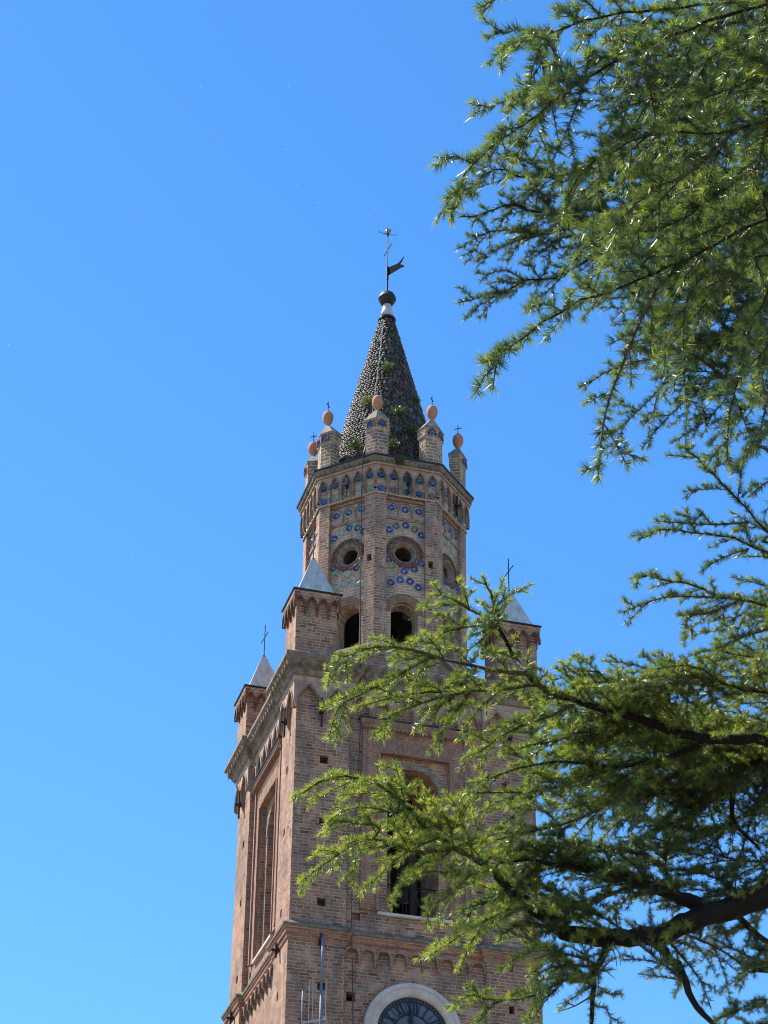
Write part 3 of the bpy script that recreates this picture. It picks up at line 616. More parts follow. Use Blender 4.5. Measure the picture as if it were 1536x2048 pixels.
tb(tl, 'spire_tiles', 'tile', sp, tint=tint)
cp = MB(); cp.lathe([(.30, 46.98), (.30, 47.06), (.24, 47.10), (.22, 47.10)], 18); tb(cp, 'collar', 'flashing', sp)
cp = MB(); cp.lathe([(.245, 47.08), (.19, 47.36), (.13, 47.66), (.10, 47.72)], 16); tb(cp, 'spire_cap', 'lead', sp, smooth=True)
vane = MB(); br_ = .285
vane.lathe([(br_ * math.cos(a), 47.93 + .31 * math.sin(a)) for a in [R(x) for x in (-80, -60, -40, -22, -10)]] + [(br_ * 1.06, 47.90), (br_ * 1.06, 47.95)] + [(br_ * math.cos(a), 47.93 + .31 * math.sin(a)) for a in [R(x) for x in (8, 22, 40, 60, 80)]], 24)
vn = tb(vane, 'weathervane', 'iron', smooth=True)
ro = MB(); ro.tube([(0, 0, 48.2), (0, 0, 48.75)], .032, 8); ro.tube([(0, 0, 48.75), (0, 0, 49.32)], .042, 8); ro.tube([(0, 0, 49.32), (0, 0, 50.7)], .019, 6); ro.lathe([(.015, 50.62), (.045, 50.76), (.02, 50.8)], 8)
ro.tube([(-.03, .37, 50.06), (.03, -.37, 50.06)], .016, 6)
tb(ro, 'vane_rod', 'iron', vn)
fa = math.atan2(-.43, .57) - ROT
fl = MB(); fl.X = Matrix.Rotation(fa, 4, 'Z')
fp = [(.03, 48.92), (.10, 48.95), (.45, 49.0), (.60, 49.02), (.70, 48.98), (.69, 49.05), (.62, 49.13), (.55, 49.16), (.47, 49.155), (.56, 49.22), (.63, 49.31), (.70, 49.44), (.58, 49.34), (.46, 49.26), (.30, 49.26), (.03, 49.28)]
hole = [(.53 + .016 * math.cos(2 * math.pi * i / 8), 49.07 + .016 * math.sin(2 * math.pi * i / 8)) for i in range(8)]
fl.panel(fp, [hole], .012, -.012); tb(fl, 'vane_flag', 'copper', vn)
st = MB(); st.lathe([(.09 * math.sin(a), 50.88 + .10 * -math.cos(a)) for a in [R(x) for x in (8, 30, 60, 90, 120, 150, 172)]], 14); tb(st, 'gilt_ball', 'gold', vn, smooth=True)
ra = MB()
for i in range(6):
    a = 2 * math.pi * i / 6 + .25 - ROT; c, s = math.cos(a), math.sin(a)
    if i % 3 == 0: pr = [(.05, 50.80), (.12, 50.77), (.22, 50.77), (.33, 50.82)]
    else: pr = [(.05, 50.80), (.12, 50.82), (.145, 50.9), (.11, 50.99), (.05, 51.02)]
    ra.tube([(r * c, r * s, z_) for r, z_ in pr], .011, 5)
tb(ra, 'curled_ray', 'iron', vn)

# ------------------------------------------------------------------ things on the tower
TW = Matrix.Translation((0, H, EYE)) @ Matrix.Rotation(ROT, 4, 'Z')     # tower coordinates -> world
def tw(x, y, z): return TW @ Vector((x, y, z))
# lightning cable
cable = empty('lightning_cable', tw(-.3, -3.5, -EYE), 'thin lightning cable running down the spire, drum and shaft of the brick tower', 'cable')
INV = Matrix.Translation(-cable.location)
def on_cone(u, v, lift=.07):
    o = TW.inverted() @ Vector((0, 0, EYE)); d = (TW.inverted().to_3x3() @ ray(u, v)); t = 55.0
    while t < 95:
        p = o + d * t
        if p.xy.length < cone_r(p.z) + lift: return p
        t += .02
    return o + d * 75
def on_face(u, v, ang, dist):
    o = TW.inverted() @ Vector((0, 0, EYE)); d = (TW.inverted().to_3x3() @ ray(u, v)); F = frame(ang); n = Vector((F[0][1], F[1][1], 0))
    return o + d * ((dist - n.dot(o)) / n.dot(d))
up = MB(); up.X = INV @ TW
pts = [on_cone(u, v, .11) for u, v in ((767, 640), (763, 680), (757, 730), (752, 770), (747, 810), (741, 850), (731, 890))] + [on_face(727, 905, -45, 2.66)]
up.tube(pts, .013, 5); up.build('upper_run', M['wire'], cable)  # paler material paints the sun on this stretch
dn = MB(); dn.X = INV @ TW
pts = [on_face(727, 905, -45, 2.66)] + [on_face(u, v, -45, 2.55) for u, v in ((724, 940), (723, 985), (722, 1100), (721, 1200), (721, 1290))] + [on_face(721, 1330, 0, 3.98), on_face(722, 1345, 0, 3.62)] + [on_face(u, v, 0, 3.62) for u, v in ((722, 1420), (719, 1490), (716, 1550), (709, 1660), (704, 1760), (703, 1850), (704, 1900), (705, 1990), (706, 2060))] + [Vector((-1.75, -3.62, -EYE))]
dn.tube(pts, .014, 5); dn.build('lower_run', M['wire_dark'], cable)
# bells behind the openings
for (bx, by, bz, lab) in ((-.75, -.1, 27.4, 'dark bronze bell with iron wheel behind the left face window'), (.55, -.75, 26.2, 'dark bronze bell hanging inside the front window of the belfry')):
    be = empty('church_bell', tw(bx, by, bz - .6), lab, 'bell', 'bells hanging in the belfry'); be.rotation_euler = (0, 0, ROT)
    b = MB(); b.lathe([(.02, .95), (.2, .93), (.28, .85), (.29, .6), (.32, .35), (.39, .12), (.42, .02), (.4, .0), (.40, .12), (.3, .4), (.25, .8), (.02, .85)], 24); b.build('bell_body', M['bronze'], be, smooth=True)
    y = MB(); y.box((0, 0, 1.1), (.22, 1.3, .28)); y.box((0, 0, 1.32), (.16, .7, .18)); y.build('yoke', M['wood'], be)
    if bx < -.6:
        wm = MB(); NSs = 40
        wm.loft([[(-2.2 + q, .62 * math.cos(2 * math.pi * i / NSs) * r, .75 + .62 * math.sin(2 * math.pi * i / NSs) * r) for i in range(NSs)] for q, r in ((-.025, 1), (.025, 1), (.025, .93), (-.025, .93))], closed=True)
        for a in (0, 90, 45, 135): wm.tube([(-2.2, .58 * math.cos(R(a)), .75 + .58 * math.sin(R(a))), (-2.2, -.58 * math.cos(R(a)), .75 - .58 * math.sin(R(a)))], .018, 5)
        wm.tube([(-2.22, 0, .75), (-.05, 0, .95)], .03, 6); wm.build('bell_wheel', M['iron'], be)
    fb = MB(); 
    for s in (-1, 1): fb.box((0, s * .62, .0), (.14, .12, 3.6 - .1)); fb.box((0, s * .62, -1.7), (.6, .12, .12))
    fb.build('bell_frame', M['wood'], be)
# antenna
an = empty('antenna', tw(-2.69, -3.95, 19.6), 'slim grey mast antenna with folded dipoles on the left front of the brick shaft', 'antenna'); an.rotation_euler = (0, 0, ROT)
mb = MB(); mb.tube([(0, 0, -.3), (0, 0, 2.2)], .045, 10); mb.tube([(0, 0, 2.2), (.01, 0, 3.52)], .038, 10); mb.build('mast', M['mast'], an, smooth=True)
mb = MB(); mb.tube([(-.46, .16, 1.20), (.09, -.05, 1.28)], .03, 8); mb.box((.09, -.05, 1.29), (.1, .1, .1)); mb.tube([(0, .45, .4), (0, 0, .4)], .03, 6); mb.tube([(0, .45, 0), (0, 0, 0)], .03, 6); mb.build('boom', M['painted'], an)
for nm, x, y, z0, z1 in (('dipole_rod', -.46, .14, 1.18, 2.05), ('dipole_rod', .11, -.06, 1.05, 2.36)):
    mb = MB(); mb.tube([(x, y, z0), (x, y, z1)], .014, 6); mb.build(nm, M['painted'], an, smooth=True)
mb = MB(); x0, x1, z0, z1 = -.30, -.20, 1.22, 2.28
mb.tube([(x0, .06, z0), (x0, .06, z1)] + [((x0 + x1) / 2 - .05 * math.cos(math.pi * i / 6), .06, z1 + .05 * math.sin(math.pi * i / 6)) for i in range(1, 6)] + [(x1, .06, z1), (x1, .06, z0)], .014, 6); mb.tube([(x0, .06, 1.72), (x1, .06, 1.72)], .012, 5); mb.build('folded_dipole', M['painted'], an, smooth=True)
mb = MB(); mb.tube([(.4, .4, -.3), (.4, .4, 0)], .01, 4)
# small shrubs rooted in the spire joints
def needles_mesh(name, base, d, length, width, leaf_tone, mat, parent):
    """one thin blade per entry; base, d: (n,3) arrays"""
    n = len(base); side = np.cross(d, rng.normal(size=(n, 3))); side /= np.linalg.norm(side, axis=1)[:, None] + 1e-9
    v = np.empty((n, 3, 3), np.float32); h = (width / 2)[:, None]
    v[:, 0] = base + side * h; v[:, 1] = base - side * h; v[:, 2] = base + d * length[:, None]
    me = bpy.data.meshes.new(name); me.vertices.add(n * 3); me.vertices.foreach_set('co', v.ravel())
    me.loops.add(n * 3); me.loops.foreach_set('vertex_index', np.arange(n * 3, dtype=np.int32))
    me.polygons.add(n); me.polygons.foreach_set('loop_start', np.arange(0, n * 3, 3, dtype=np.int32)); me.polygons.foreach_set('loop_total', np.full(n, 3, np.int32))
    a = me.attributes.new('age', 'FLOAT', 'POINT'); a.data.foreach_set('value', np.repeat(leaf_tone, 3).astype(np.float32))
    me.update(calc_edges=True); me.materials.append(mat)
    o = bpy.data.objects.new(name, me); COL.objects.link(o)
    if parent: o.parent = parent
    return o
def leaf_quads(name, base, d, length, width, leaf_tone, mat, parent):
    n = len(base); side = np.cross(d, rng.normal(size=(n, 3))); side /= np.linalg.norm(side, axis=1)[:, None] + 1e-9
    v = np.empty((n, 4, 3), np.float32); h = (width / 2)[:, None]; L = length[:, None]
    v[:, 0] = base; v[:, 1] = base + d * L * .5 + side * h; v[:, 2] = base + d * L; v[:, 3] = base + d * L * .5 - side * h
    me = bpy.data.meshes.new(name); me.vertices.add(n * 4); me.vertices.foreach_set('co', v.ravel())
    me.loops.add(n * 4); me.loops.foreach_set('vertex_index', np.arange(n * 4, dtype=np.int32))
    me.polygons.add(n); me.polygons.foreach_set('loop_start', np.arange(0, n * 4, 4, dtype=np.int32)); me.polygons.foreach_set('loop_total', np.full(n, 4, np.int32))
    a = me.attributes.new('age', 'FLOAT', 'POINT'); a.data.foreach_set('value', np.repeat(leaf_tone, 4).astype(np.float32))
    me.update(calc_edges=True); me.materials.append(mat); o = bpy.data.objects.new(name, me); COL.objects.link(o); o.parent = parent
    return o
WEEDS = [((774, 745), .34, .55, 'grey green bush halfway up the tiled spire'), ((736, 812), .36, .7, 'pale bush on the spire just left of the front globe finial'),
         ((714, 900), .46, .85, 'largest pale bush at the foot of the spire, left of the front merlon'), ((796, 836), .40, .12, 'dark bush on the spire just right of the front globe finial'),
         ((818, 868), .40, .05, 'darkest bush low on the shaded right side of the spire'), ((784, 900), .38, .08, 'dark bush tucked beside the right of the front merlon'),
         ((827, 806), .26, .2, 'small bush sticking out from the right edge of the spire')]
def weed(p, n_, size, tone, lab):
    root = empty('wall_shrub', p, lab, 'shrub', 'shrubs growing on the spire')
    n = int(420 * size / .35); o = rng.normal(size=(n, 3)); o /= np.linalg.norm(o, axis=1)[:, None]; o *= (rng.random(n) ** .5)[:, None] * size * (1, 1, .9) * .62
    nn = np.array(n_); o += nn * size * .35 + np.array((0, 0, size * .2)); k = rng.integers(0, 14, n)
    cl = rng.normal(size=(14, 3)) * size * .12; o += cl[k]
    d = o / (np.linalg.norm(o, axis=1)[:, None] + 1e-6) + rng.normal(size=(n, 3)) * .6; d /= np.linalg.norm(d, axis=1)[:, None]
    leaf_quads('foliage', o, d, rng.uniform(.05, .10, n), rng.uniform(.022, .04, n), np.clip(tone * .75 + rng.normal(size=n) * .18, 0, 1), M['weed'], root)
    st = MB()
    for i in range(7):
        e = Vector(nn) * size * .4 + Vector(rng.normal(size=3)) * size * .3 + Vector((0, 0, size * .3)); st.tube([-Vector(nn) * .1, e * .5 + Vector((0, 0, .03)), e], [.014, .01, .004], 4)
    st.build('stem', M['twig'], root)
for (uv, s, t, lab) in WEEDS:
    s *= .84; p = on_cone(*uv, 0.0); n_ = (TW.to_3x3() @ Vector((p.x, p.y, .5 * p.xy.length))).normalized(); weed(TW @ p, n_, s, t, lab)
p = on_face(797, 925, 0, AP + .22); weed(TW @ p, (TW.to_3x3() @ Vector((0, -1, 0))), .22, .25, 'small weed hanging over the front of the drum cornice')
#TREE#
# ------------------------------------------------------------------ the cedar
TRUNK = Vector((3.9, 6.9, 0.0))
cedar = empty('cedar_tree', TRUNK, 'large cedar with drooping needle boughs and dark limbs in front of the tower', 'tree')
def to_local(p): return p - TRUNK
def smooth_line(pts, step):
    """Catmull-Rom through 3-D points, resampled at about step metres"""
    P = [np.array(p) for p in pts]; P = [2 * P[0] - P[1]] + P + [2 * P[-1] - P[-2]]; out = []
    for i in range(1, len(P) - 2):
        a, b, c, d = P[i - 1:i + 3]; n = max(2, int(np.linalg.norm(c - b) / step))
        for k in range(n):
            t = k / n; out.append(.5 * ((2 * b) + (c - a) * t + (2 * a - 5 * b + 4 * c - d) * t * t + (3 * b - a - 3 * c + d) * t ** 3))
    out.append(P[-2]); return np.array(out)
class Wood:
    def __init__(s): s.v = []; s.f = []; s.n = 0
    def tube(s, pts, rad, seg):
        pts = np.asarray(pts); rad = np.asarray(rad); n = len(pts)
        T = np.gradient(pts, axis=0); T /= np.linalg.norm(T, axis=1)[:, None] + 1e-9
        ref = np.array((0, 0, 1.)) if abs(T[:, 2]).mean() < .8 else np.array((1., 0, 0))
        a = ref - T * (T @ ref)[:, None]; a /= np.linalg.norm(a, axis=1)[:, None] + 1e-9; b = np.cross(T, a)
        th = np.arange(seg) * 2 * np.pi / seg
        r = rad[:, None] * (1 + (rng.uniform(-.10, .10, (n, seg)) if seg > 6 else 0))
        V = pts[:, None] + (a[:, None] * np.cos(th)[None, :, None] + b[:, None] * np.sin(th)[None, :, None]) * r[..., None]
        s.v.append(V.reshape(-1, 3)); i = np.arange(n - 1)[:, None] * seg; j = np.arange(seg)[None]; k = (j + 1) % seg
        s.f.append(np.stack([i + j, i + k, i + seg + k, i + seg + j], -1).reshape(-1, 4) + s.n); s.n += n * seg
    def build(s, name, mat, parent):
        v = np.concatenate(s.v).astype(np.float32); f = np.concatenate(s.f).astype(np.int32)
        me = bpy.data.meshes.new(name); me.vertices.add(len(v)); me.vertices.foreach_set('co', v.ravel())
        me.loops.add(f.size); me.loops.foreach_set('vertex_index', f.ravel()); me.polygons.add(len(f))
        me.polygons.foreach_set('loop_start', np.arange(0, f.size, 4, dtype=np.int32)); me.polygons.foreach_set('loop_total', np.full(len(f), 4, np.int32))
        me.polygons.foreach_set('use_smooth', np.ones(len(f), bool))
        me.update(calc_edges=True); me.materials.append(mat); o = bpy.data.objects.new(name, me); COL.objects.link(o); o.parent = parent; return o
UPV = np.array((0, 0, 1.))
def unit(v): return v / (np.linalg.norm(v) + 1e-9)
class Bough:
    """one limb with all its side branches, twigs and needle tufts"""
    def __init__(s, needle=.040, tone=.45, dens=1.0):  # tone: needle colour, set low on inner boughs to paint crown shade
        s.big, s.wood = Wood(), Wood(); s.rp, s.rd, s.rt = [], [], []; s.needle, s.tone, s.dens = needle, tone, dens; s.paths = []
        s.gap, s.npt, s.nw = (.0105, 15, .0026) if needle > .035 else (.0068, 10, .0025)
    def tufts(s, path, spacing, skip=0.0, up=.55):
        d = np.diff(path, axis=0); L = np.linalg.norm(d, axis=1); cum = np.concatenate([[0], np.cumsum(L)]); tot = cum[-1]
        n = int(tot * (1 - skip) / spacing * s.dens)
        if n < 1: n = 1
        q = skip * tot + (np.arange(n) + rng.random(n)) * (tot * (1 - skip) / n)
        p = np.stack([np.interp(q, cum, path[:, k]) for k in range(3)], 1)
        i = np.clip(np.searchsorted(cum, q) - 1, 0, len(d) - 1); T = d[i] / (L[i] + 1e-9)[:, None]
        r = rng.normal(size=(n, 3)); r -= T * (r * T).sum(1)[:, None]; r /= np.linalg.norm(r, axis=1)[:, None] + 1e-9
        dd = r + UPV * up + T * .75; dd /= np.linalg.norm(dd, axis=1)[:, None]
        s.rp.append(p + dd * .002); s.rd.append(dd); s.rt.append(np.clip(s.tone + .28 * (q / tot - .5) + rng.normal(size=n) * .16, 0, 1))
        s.rp.append(path[-1:]); s.rd.append(unit(path[-1] - path[-2])[None]); s.rt.append(np.array([min(1, s.tone + .3)]))
    def twig(s, p, d, L, r, level, droop, flat):
        n = max(3, int(L / .05)); st = L / n; pts = [p]; d = unit(d); wv = rng.normal(size=3) * .5
        for k in range(n):
            wv = wv * .6 + rng.normal(size=3) * .35
            d = unit(d + np.array((0, 0, -droop * st * (1 + 1.4 * k / n))) + wv * st * 1.5); pts.append(pts[-1] + d * st)
        pts = np.array(pts); s.wood.tube(pts, np.linspace(r, .0013, len(pts)), 4 if level == 1 else 3)
        s.tufts(pts, s.gap, .06 if level > 1 else .12)
        if level < 3 and L > .12:
            m = int(L / (.062 if level == 1 else .07)); sg = random.choice((-1, 1))
            for k in range(m):
                q = (k + .7 + random.uniform(-.3, .3)) / (m + .4)
                if q > .97: continue
                i = min(len(pts) - 2, int(q * (len(pts) - 1))); T = unit(pts[i + 1] - pts[i]); sd = unit(np.cross(T, UPV)) * sg; sg = -sg
                l = (L * .46 * (1 - q) + .035) * random.uniform(.6, 1.25)
                s.twig(pts[i], T * .75 + sd * .75 + UPV * random.uniform(-.25, .35) * (1 - flat), l, .0022, level + 1, droop, flat)
    def branch(s, pts, r0, r1, side=.5, droop=.9, every=.085, bare=0.0, flat=.5, tip=.75, snap=True):
        if snap and s.paths:
            q = np.concatenate(s.paths); j = np.argmin(np.linalg.norm(q - pts[0], axis=1))
            if .03 < np.linalg.norm(q[j] - pts[0]) < 2.2: pts = [q[j]] + list(pts)
        path = smooth_line(pts, .05); s.paths.append(path); n = len(path); t = np.linspace(0, 1, n); rad = r0 + (r1 - r0) * t ** .8
        if r0 > .012: path[1:-1] += rng.normal(size=(n - 2, 3)) * .004 * (1 + 6 * rad[1:-1, None])
        (s.big if r0 > .012 else s.wood).tube(path, rad, 9 if r0 > .02 else 6 if r0 > .012 else 4)
        L = np.linalg.norm(np.diff(path, axis=0), axis=1).sum()
        if r1 < .008: s.tufts(path, s.gap * .8, max(bare, .0 if r0 < .012 else .45))
        m = int(L * (1 - bare) / every); sg = 1
        for k in range(m):
            q = bare + (1 - bare) * (k + random.random()) / m
            i = min(n - 2, int(q * (n - 1))); T = unit(path[min(i + 2, n - 1)] - path[max(i - 1, 0)]); sd = unit(np.cross(T, UPV)) * sg; sg = -sg
            l = min(side, (1 - q) * L * tip + .05) * random.uniform(.5, 1.15)
            s.twig(path[i], T * .8 + sd * .8 + UPV * random.uniform(-.2, .45), max(.05, l), .0035 if l > .2 else .0025, 1, droop, flat)
    def build(s, name, root):
        nb = sum(len(f) for f in s.big.f); w_ = Wood(); w_.v = s.big.v + s.wood.v; w_.f = s.big.f + [f + s.big.n for f in s.wood.f]
        limb = w_.build(name, M['bark'], root); limb.data.materials.append(M['twig'])
        mi = np.zeros(len(limb.data.polygons), np.int32); mi[nb:] = 1; limb.data.polygons.foreach_set('material_index', mi)
        p = np.concatenate(s.rp); d = np.concatenate(s.rd); t = np.concatenate(s.rt); k = s.npt
        n = len(p); P = np.repeat(p, k, 0) + rng.normal(size=(n * k, 3)) * (.0035 if s.needle > .035 else .003); D = np.repeat(d, k, 0); Tn = np.repeat(t, k)
        sp = rng.normal(size=(n * k, 3)); sp /= np.linalg.norm(sp, axis=1)[:, None]
        D = D + sp * rng.uniform(.1, .85, n * k)[:, None]; D /= np.linalg.norm(D, axis=1)[:, None]
        ln = s.needle * np.repeat(rng.uniform(.75, 1.1, n), k) * rng.uniform(.75, 1.1, n * k)
        needles_mesh('foliage', P, D, ln, np.full(n * k, s.nw), np.clip(Tn + rng.normal(size=n * k) * .08, 0, 1), M['needle'], limb)
        return n * k
def px(l, d0, d1):
    """traced run of photo pixels, given real distances from the eye (d0 at the thick end, d1 at the tip), in tree coordinates"""
    n = len(l); return [np.array(to_local(at(u, v, d0 + (d1 - d0) * i / max(1, n - 1)))) for i, (u, v) in enumerate(l)]
def from_trunk(pts, z=None, bow=.25):
    """carry a limb on from where it leaves the picture to the trunk"""
    p0, p1 = pts[0], pts[1]; d = unit(p0 - p1); c = np.array((0, 0, z if z else p0[2] - .15)); m = (p0 + c) / 2 + d * bow * .5; m[2] = (p0[2] + c[2]) / 2 + .1
    return [c, m] + pts
BOUGHS = []
def bough(runs, needle, tone, **kw):
    """runs: (pixels, d0, d1, r0, r1, options, joins the trunk)"""
    b = Bough(needle, tone, kw.get('dens', 1.0))
    for run in runs:
        l, d0, d1, r0, r1, op = run[:6]; pts = px(l, d0, d1)
        if len(run) > 6: pts = from_trunk(pts); op = dict(op); op['bare'] = op.get('bare', .35); op['snap'] = False; r0 = r0 * 1.5
        if op.get('dead'): b.wood.tube(smooth_line(pts, .04), np.linspace(r0, r1, len(smooth_line(pts, .04))), 4); continue
        b.branch(pts, r0, r1, **op)
    BOUGHS.append(b)
N1, N2 = .038, .0285
near = dict(side=.28, droop=1.6, every=.085)
far = dict(side=.42, droop=1.2, every=.075)
# --- upper boughs, nearest the eye
bough([([(1600, 5), (1536, 15), (1445, 33), (1348, 70), (1265, 108), (1168, 158), (1106, 202), (1036, 255), (974, 299), (930, 352), (908, 396), (903, 437)], 6.9, 6.3, .014, .002, dict(near, side=.17, every=.06), 1),
       ([(1093, 79), (1067, 132), (1054, 185), (1046, 215)], 6.6, 6.5, .004, .0016, dict(side=.12, droop=1.5)),
       ([(1110, 202), (1049, 189), (1010, 202), (948, 227)], 6.7, 6.8, .004, .0016, dict(side=.12, droop=1.2)),
       ([(1168, 158), (1150, 220), (1120, 290), (1095, 340)], 6.5, 6.4, .005, .0016, near),
       ([(1300, 95), (1270, 170), (1240, 260), (1215, 330)], 6.6, 6.4, .005, .0016, near)], N1, .40)
bough([([(1620, -30), (1500, 0), (1405, 9), (1318, 15), (1243, 24), (1164, 44), (1098, 66), (1045, 84), (1014, 97), (1001, 140)], 7.3, 6.7, .012, .002, dict(near, side=.2), 1),
       ([(1106, 62), (1036, 60), (974, 73)], 6.9, 6.9, .004, .0016, dict(side=.1, droop=1)),
       ([(1200, 30), (1160, -10), (1120, -40)], 7, 7, .004, .0016, dict(side=.15)),
       ([(1100, -60), (1040, -30), (985, 2), (958, 14)], 7, 7, .004, .0016, dict(side=.12)),
       ([(1560, 40), (1480, 80), (1400, 130), (1340, 190), (1290, 250)], 7.2, 6.8, .008, .0016, near)], N1, .42)
bough([([(1620, 225), (1536, 241), (1476, 255), (1405, 268), (1326, 264), (1260, 282), (1195, 315), (1150, 360), (1130, 400)], 6.8, 6.4, .012, .002, near, 1),
       ([(1476, 255), (1420, 310), (1370, 350), (1320, 370), (1270, 410), (1230, 450), (1215, 470)], 6.7, 6.4, .007, .0016, near),
       ([(1560, 140), (1480, 170), (1400, 200), (1330, 230), (1250, 240)], 7.0, 6.8, .007, .0016, near)], N1, .44)
bough([([(1600, 280), (1536, 308), (1441, 378), (1344, 409), (1278, 418), (1215, 470), (1170, 500), (1150, 520)], 7.2, 6.8, .011, .002, near, 1),
       ([(1441, 378), (1380, 430), (1310, 460), (1250, 470), (1200, 510)], 7.0, 6.8, .006, .0016, near),
       ([(1600, 350), (1530, 400), (1470, 440), (1400, 470), (1330, 500)], 7.0, 6.7, .007, .0016, near)], N1, .40)
bough([([(1620, 400), (1536, 435), (1450, 480), (1373, 519), (1326, 541), (1282, 557), (1225, 581), (1168, 598), (1124, 620), (1080, 650), (1027, 688), (988, 728), (952, 785)], 6.6, 6.1, .013, .0018, dict(near, side=.17), 1),
       ([(1373, 519), (1344, 546), (1318, 572), (1300, 600), (1269, 666), (1247, 723), (1221, 789), (1207, 846), (1199, 908), (1196, 955)], 6.5, 6.2, .009, .0018, dict(near, side=.17))], N1, .36)
bough([([(1600, 500), (1536, 580), (1510, 640), (1494, 688), (1476, 754), (1463, 829), (1454, 930)], 6.5, 6.2, .009, .0018, dict(near, side=.17), 1),
       ([(1440, 540), (1390, 570), (1370, 620), (1366, 710), (1373, 815)], 6.6, 6.4, .006, .0016, dict(near, side=.13)),
       ([(1580, 460), (1510, 520), (1450, 560), (1400, 620), (1340, 690), (1310, 740)], 6.9, 6.6, .007, .0016, near),
       ([(1600, 600), (1545, 660), (1520, 740), (1500, 800)], 6.8, 6.6, .006, .0016, near)], N1, .40)
# --- farther boughs behind them, finer in the picture
bough([([(1620, 330), (1500, 340), (1380, 350), (1264, 345), (1164, 348), (1111, 352), (1036, 350), (992, 336), (930, 383)], 9.8, 9.4, .022, .002, far, 1),
       ([(1111, 352), (1050, 320), (1010, 312), (960, 330)], 9.5, 9.5, .005, .0016, dict(side=.2)),
       ([(1080, 352), (1060, 390), (1040, 410), (1020, 420)], 9.4, 9.3, .005, .0016, dict(side=.2)),
       ([(1300, 346), (1240, 300), (1190, 270), (1150, 265)], 9.7, 9.8, .007, .0016, far)], N2, .22, dens=.9)
bough([([(1620, 470), (1440, 450), (1300, 445), (1230, 445), (1164, 440), (1128, 433), (1080, 424), (1036, 408), (974, 425), (922, 433)], 9.6, 9.2, .020, .002, dict(far, side=.34), 1),
       ([(1230, 446), (1164, 453), (1080, 467), (1032, 462), (979, 463), (917, 497)], 9.5, 9.2, .011, .002, dict(far, side=.28)),
       ([(1100, 465), (1040, 480), (990, 500), (950, 520)], 9.3, 9.3, .005, .0016, dict(side=.12))], N2, .15)
bough([([(1640, 420), (1480, 450), (1340, 470), (1230, 488), (1168, 524), (1111, 557), (1054, 563), (1001, 585), (917, 605)], 9.6, 9.1, .018, .002, dict(far, side=.26), 1),
       ([(1054, 563), (1010, 540), (975, 550), (962, 562)], 9.2, 9.2, .005, .0016, dict(side=.14)),
       ([(1010, 583), (960, 610), (930, 636)], 9.1, 9.0, .004, .0016, dict(side=.1)),
       ([(1200, 505), (1150, 470), (1100, 490), (1060, 520)], 9.4, 9.3, .006, .0016, dict(side=.22))], N2, .20)
bough([([(1640, 640), (1520, 660), (1420, 690), (1326, 714), (1282, 721), (1212, 745), (1159, 774)], 9.6, 9.2, .016, .002, dict(far, side=.34), 1),
       ([(1420, 700), (1344, 754), (1278, 820), (1240, 855), (1218, 872)], 9.4, 9.2, .007, .0016, dict(far, side=.22)),
       ([(1480, 690), (1420, 760), (1340, 830), (1285, 895)], 9.3, 9.2, .007, .0016, dict(far, side=.2)),
       ([(1500, 720), (1450, 800), (1400, 850), (1344, 886)], 9.3, 9.2, .006, .0016, dict(far, side=.18)),
       ([(1560, 740), (1500, 810), (1450, 860), (1419, 886)], 9.3, 9.2, .006, .0016, dict(far, side=.16))], N2, .30)
bough([([(1640, 520), (1500, 560), (1400, 610), (1320, 650), (1250, 680)], 9.5, 9.3, .014, .002, far, 1),
       ([(1640, 200), (1500, 180), (1380, 190), (1300, 200), (1200, 220)], 9.6, 9.3, .016, .002, far, 1),
       ([(1640, 80), (1500, 90), (1380, 110), (1280, 110), (1180, 100)], 9.6, 9.3, .016, .002, far, 1),
       ([(1312, 100), (1310, 150), (1306, 200), (1315, 240)], 9.6, 9.6, .012, .008, dict(side=.3)),
       ([(1500, 560), (1430, 540), (1350, 560), (1260, 600)], 9.5, 9.3, .008, .0016, far)], N2, .18)
# --- right edge, dark and dense
bough([([(1700, 760), (1600, 800), (1545, 850), (1500, 900), (1470, 940)], 8.6, 8.2, .03, .003, dict(far, side=.3), 1),
       ([(1580, 700), (1540, 780), (1520, 860), (1490, 910)], 8.3, 8.2, .01, .002, dict(far, side=.25)),
       ([(1600, 1100), (1536, 1066), (1498, 1022), (1454, 978), (1410, 934), (1379, 905), (1359, 896)], 8.4, 8.0, .010, .0018, dict(side=.19, droop=.3), 1),
       ([(1498, 1044), (1423, 1049), (1313, 1042)], 8.3, 8.2, .005, .0016, dict(side=.1, droop=.5)),
       ([(1600, 1125), (1536, 1102), (1467, 1080), (1388, 1066), (1326, 1062), (1278, 1077)], 8.4, 8.1, .009, .0018, dict(side=.13, droop=.9), 1),
       ([(1498, 1097), (1445, 1115), (1401, 1143)], 8.3, 8.2, .004, .0016, dict(side=.08)),
       ([(1600, 930), (1540, 960), (1500, 990)], 8.2, 8.1, .008, .002, dict(side=.25))], N2, .35)
bough([([(1640, 1235), (1560, 1220), (1480, 1198), (1432, 1187), (1388, 1172), (1344, 1157), (1296, 1150), (1269, 1172)], 8.5, 8.1, .012, .0018, dict(side=.14, droop=.9, every=.07), 1),
       ([(1480, 1198), (1388, 1193), (1322, 1196), (1243, 1225)], 8.3, 8.1, .006, .0016, dict(side=.13, droop=1.2)),
       ([(1480, 1200), (1420, 1225), (1375, 1235), (1370, 1290)], 8.3, 8.2, .006, .0016, dict(side=.2, droop=1.4)),
       ([(1600, 1240), (1530, 1260), (1470, 1280), (1430, 1300)], 8.3, 8.2, .008, .002, dict(side=.3))], N2, .42)
